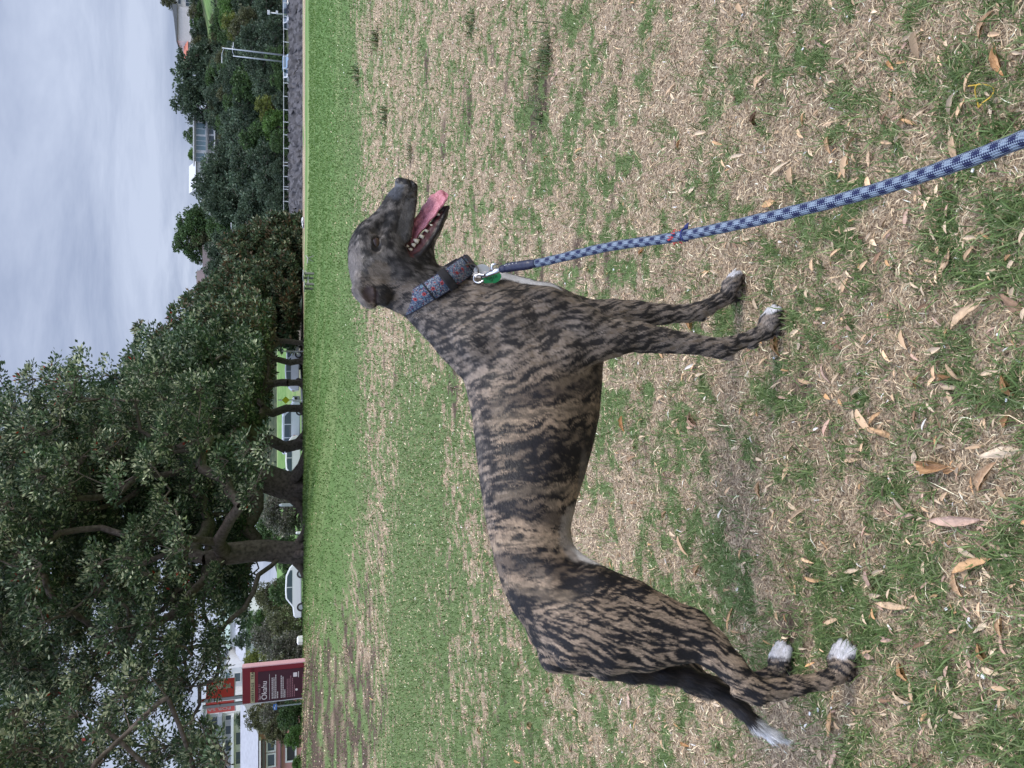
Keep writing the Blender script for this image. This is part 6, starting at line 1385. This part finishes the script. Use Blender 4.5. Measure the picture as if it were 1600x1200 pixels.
        tl = text_mesh('board_lettering', 'FOR SALE', .20, white, pn, tuple(ctr_+M_ @ Vector((.07*sgn+.05, -.014, -(zt0-zb0)/2+.10))), roty=R(-90), rotx=R(90), rotz=rz, extr=.002)
    # ---- picnic bench and broken stake on the field
    pbn = ground_px(491, 440) if want('litter') else at_y(491, 440, 31); T = empty('picnic_bench', (pbn[0], pbn[1], gz1(pbn[0], pbn[1])), R(28)); tag(T, 'small weathered picnic bench with two pale tops on the far turf', 'bench'); T.scale = (.85, .85, .9)
    wood = pmat('weathered_wood', (.42, .42, .40), .8, noise=.2, nscale=12); dk = pmat('dark_wood', (.20, .195, .18), .85)
    for x_, hh in ((-.30, .46), (.34, .50)):
        MB().box((x_, 0, hh), (.34, .55, .05)).build('seat', wood, T, bevel=.01)
        for sg in (-1, 1): MB().box((x_, sg*.20, hh/2-.02), (.10, .07, hh-.03)).build('leg', dk, T)
    MB().box((0, 0, .28), (.60, .05, .06)).build('stretcher', wood, T); MB().box((.55, .1, .40), (.18, .3, .04)).build('side_shelf', wood, T)
    ps = ground_px(491, 404) if want('litter') else at_y(491, 404, 33); T = empty('stake_barrier', (ps[0], ps[1], gz1(ps[0], ps[1])), R(15)); tag(T, 'low broken stake frame of pale sticks right of the picnic bench', 'stakes')
    for a, b_ in (((-.25, 0, .30), (0, 0, .27)), ((0, 0, .27), (.16, .04, .36)), ((0, 0, .27), (.10, -.1, 0)), ((-.02, 0, .27), (-.10, .12, 0))): m = MB(); m.tube([a, b_], .022, 6); m.build('stick', wood if a[0] < 0 or b_[2] > .3 else dk, T)

    # ---- houses
    def X_(py_, Y): return (600-py_)/FPX*(Y*math.cos(PITCH)+0)*1.0/ (math.cos(PITCH)**2) if False else at_y(400, py_, Y)[0]
    def Z_(px_, Y): return at_y(px_, 600, Y)[2]
    def house(name, lab, Y, px_top, px_bot, py_l, py_r, depth, wall, roofc, roof='flat', wins=(), over=.4, rz=0.0, rh=1.8, group='houses behind the park', cat='house', extra=None, bands=()):
        """py_l > py_r are the left and right ends of the front; windows as (px0, px1, pyl, pyr, material)"""
        xl, xr = X_(py_l, Y), X_(py_r, Y); zt_, zb_ = Z_(px_top, Y), Z_(px_bot, Y); cx = (xl+xr)/2; T = empty(name, (cx, Y, zb_), rz); tag(T, lab, cat, group)
        W2 = (xr-xl)/2; Hh = zt_-zb_; wm = pmat('render_'+name, wall, .8, noise=.06, nscale=2); MB().box((0, depth/2, Hh/2-1.5), (2*W2, depth, Hh+3)).build('wall', wm, T)
        rm = pmat('roof_'+name, roofc, .75, noise=.15, nscale=4)
        if roof == 'flat': MB().box((0, depth/2, Hh+.15), (2*W2+2*over, depth+2*over, .3)).build('roof', rm, T)
        elif roof == 'gable': m = MB(); m.prism([(-W2-over, Hh), (W2+over, Hh), (0, Hh+rh)], -over, depth+over); m.build('roof', rm, T)
        elif roof == 'side':
            m = MB(); y0, y1, ym = -over, depth+over, depth/2; m.add([(-W2-over, y0, Hh), (W2+over, y0, Hh), (W2+over, y1, Hh), (-W2-over, y1, Hh), (-W2-over, ym, Hh+rh), (W2+over, ym, Hh+rh)], [(0, 1, 5, 4), (2, 3, 4, 5), (0, 4, 3), (1, 2, 5), (0, 3, 2, 1)]); m.build('roof', rm, T)
        elif roof == 'shed': m = MB(); m.prism([(-W2-over, Hh), (W2+over, Hh), (W2+over, Hh+rh), (-W2-over, Hh+.2)], -over, depth+over); m.build('roof', rm, T)
        for (a, b_, l, r2, gm) in wins:
            x0, x1, z1, z0_ = X_(l, Y)-cx, X_(r2, Y)-cx, Z_(a, Y)-zb_, Z_(b_, Y)-zb_; fr = MB(); t_ = .09
            fr.box(((x0+x1)/2, -.03, z1), (x1-x0+t_, .10, t_)); fr.box(((x0+x1)/2, -.03, z0_), (x1-x0+t_, .10, t_)); 
            for xx in np.linspace(x0, x1, 2+max(0, int((x1-x0)/1.6))): fr.box((xx, -.035, (z0_+z1)/2), (t_, .10, z1-z0_-t_))
            w_ = fr.build('window', white, T); MB().box(((x0+x1)/2, -.008, (z0_+z1)/2), (x1-x0-.02, .03, z1-z0_-.02)).build('pane', gm or glass, w_)
        for (a, b_, l, r2, c, dp_, nm) in bands:
            x0, x1, z1, z0_ = X_(l, Y)-cx, X_(r2, Y)-cx, Z_(a, Y)-zb_, Z_(b_, Y)-zb_; MB().box(((x0+x1)/2, -dp_/2-.005, (z0_+z1)/2), (x1-x0, dp_, z1-z0_)).build(nm, pmat(nm, c, .6), T)
        return T
    blg = pmat('blue_glass', (.16, .24, .27), .15, spec=.6)
    house('hill_house', 'tall cream apartment house at the upper right picture edge on the hill', 222, 268, 302, 26, -30, 12, (.74, .71, .67), (.45, .46, .47), 'flat', [(278, 283, 22, 14, None), (277, 284, 12, 2, blg), (290, 296, 24, 12, None)], bands=[(280, 281, 12, -20, (.35, .60, .60), 1.2, 'balcony')], rz=0)
    house('hill_house', 'long pale house with a grey roof falling to the left on the hilltop', 220, 277, 303, 78, 26, 12, (.74, .70, .68), (.16, .17, .18), 'shed', [(296, 302, 48, 38, None), (297, 302, 62, 52, None), (292, 294, 38, 36, None), (299, 301, 72, 68, None)], rh=-1.2 if False else 1.2)
    house('hill_house', 'little white house with an orange tiled roof on the hilltop', 218, 294, 303, 97, 79, 8, (.65, .63, .60), (.42, .13, .08), 'side', [(296, 301, 92, 86, None)], rh=1.6)
    house('hill_house', 'modern flat roofed glass fronted house on the ridge between two big trees', 205, 304, 350, 262, 186, 12, (.58, .58, .58), (.72, .72, .72), 'flat', [(306, 321, 218, 200, blg), (306, 322, 242, 220, blg), (326, 334, 216, 200, None), (326, 335, 236, 218, None), (339, 349, 234, 226, None), (306, 320, 260, 246, blg), (338, 346, 216, 196, None), (339, 346, 204, 188, None)], bands=[(322, 325, 262, 190, (.30, .31, .32), 1.0, 'balcony'), (335, 337, 262, 182, (.70, .70, .70), 1.4, 'canopy')], over=.8)
    house('hill_house', 'low house with pale gabled roof left of the glass fronted house', 204, 306, 318, 300, 262, 10, (.55, .55, .54), (.50, .51, .52), 'side', [(309, 313, 292, 284, None)], rh=2.2)
    house('hill_house', 'white walled house under a steep dark brown roof beside the feathery tree', 190, 336, 352, 424, 385, 9, (.62, .64, .66), (.085, .065, .062), 'side', [(340, 350, 412, 402, blg), (339, 349, 398, 390, blg)], rh=3.2, bands=[(334, 336, 424, 384, (.7, .7, .72), .8, 'fascia')])
    house('hill_house', 'smaller house with a low brown roof left of the steep brown roof', 200, 320, 334, 456, 426, 9, (.60, .60, .60), (.12, .085, .08), 'side', [(324, 330, 446, 440, None)], rh=2.4)
    house('hill_house', 'grey roofed house end showing above the tree row', 205, 318, 330, 500, 462, 9, (.5, .55, .58), (.40, .46, .50), 'side', [], rh=1.6)
    # left: flats and the pink house
    house('white_flats', 'tall block of white flats with long balconies behind the sale boards', 96, 318, 462, 1330, 1108, 14, (.66, .67, .70), (.50, .52, .56), 'flat', [(352, 362, 1120, 1112, None), (352, 362, 1142, 1128, None), (352, 362, 1168, 1150, None), (368, 378, 1128, 1114, None), (368, 378, 1160, 1140, None), (368, 378, 1190, 1170, None), (330, 340, 1130, 1112, None), (330, 340, 1170, 1145, None)],
          bands=[(342, 348, 1330, 1106, (.32, .34, .40), 1.4, 'balcony'), (362, 366, 1330, 1110, (.68, .69, .72), 1.2, 'balcony'), (322, 326, 1330, 1100, (.30, .31, .34), 1.6, 'eave')], over=.6, rz=R(0), cat='flats')
    house('white_flats', 'white flats wing with sloping roof above the maroon sign', 104, 345, 462, 1100, 1040, 12, (.68, .70, .74), (.42, .46, .50), 'side', [(352, 360, 1060, 1046, blg), (352, 360, 1090, 1072, blg), (366, 376, 1062, 1048, None), (366, 376, 1092, 1078, None)], cat='flats', rh=2.5)
    house('pale_house', 'pale house glimpsed between the limb of the nearest tree and the shrubs', 108, 360, 462, 1008, 958, 12, (.66, .68, .70), (.30, .38, .33), 'side', [(366, 372, 978, 968, None), (380, 388, 1000, 988, None)], rh=2)
    house('pale_house', 'low pale house behind the olive trees right of the sign', 98, 384, 462, 1034, 990, 10, (.55, .56, .58), (.34, .35, .38), 'side', [(390, 396, 1028, 1018, None)], rh=1.5)
    H = house('pink_house', 'pink rendered house with a grey roof and white framed windows at the left edge', 44, 404, 472, 1330, 1156, 10, (.56, .28, .27), (.30, .31, .34), 'side', [(417, 430, 1176, 1160, None), (417, 430, 1200, 1180, None), (447, 462, 1196, 1167, dark)], rh=1.25, over=.5,
              bands=[(405.5, 408, 1330, 1152, (.72, .71, .72), .5, 'gutter'), (410, 414, 1330, 1156, (.16, .15, .16), .25, 'fascia'), (438, 440, 1330, 1154, (.10, .07, .07), .2, 'ledge')])
    house('grey_annex', 'long blue glazed upper storey with a grey roof above the pink house', 50, 390, 409, 1330, 1138, 8, (.30, .31, .33), (.15, .155, .17), 'side', [(392.5, 399, 1320, 1146, glass), (400, 406, 1320, 1144, blg)], rh=.7, over=.6)
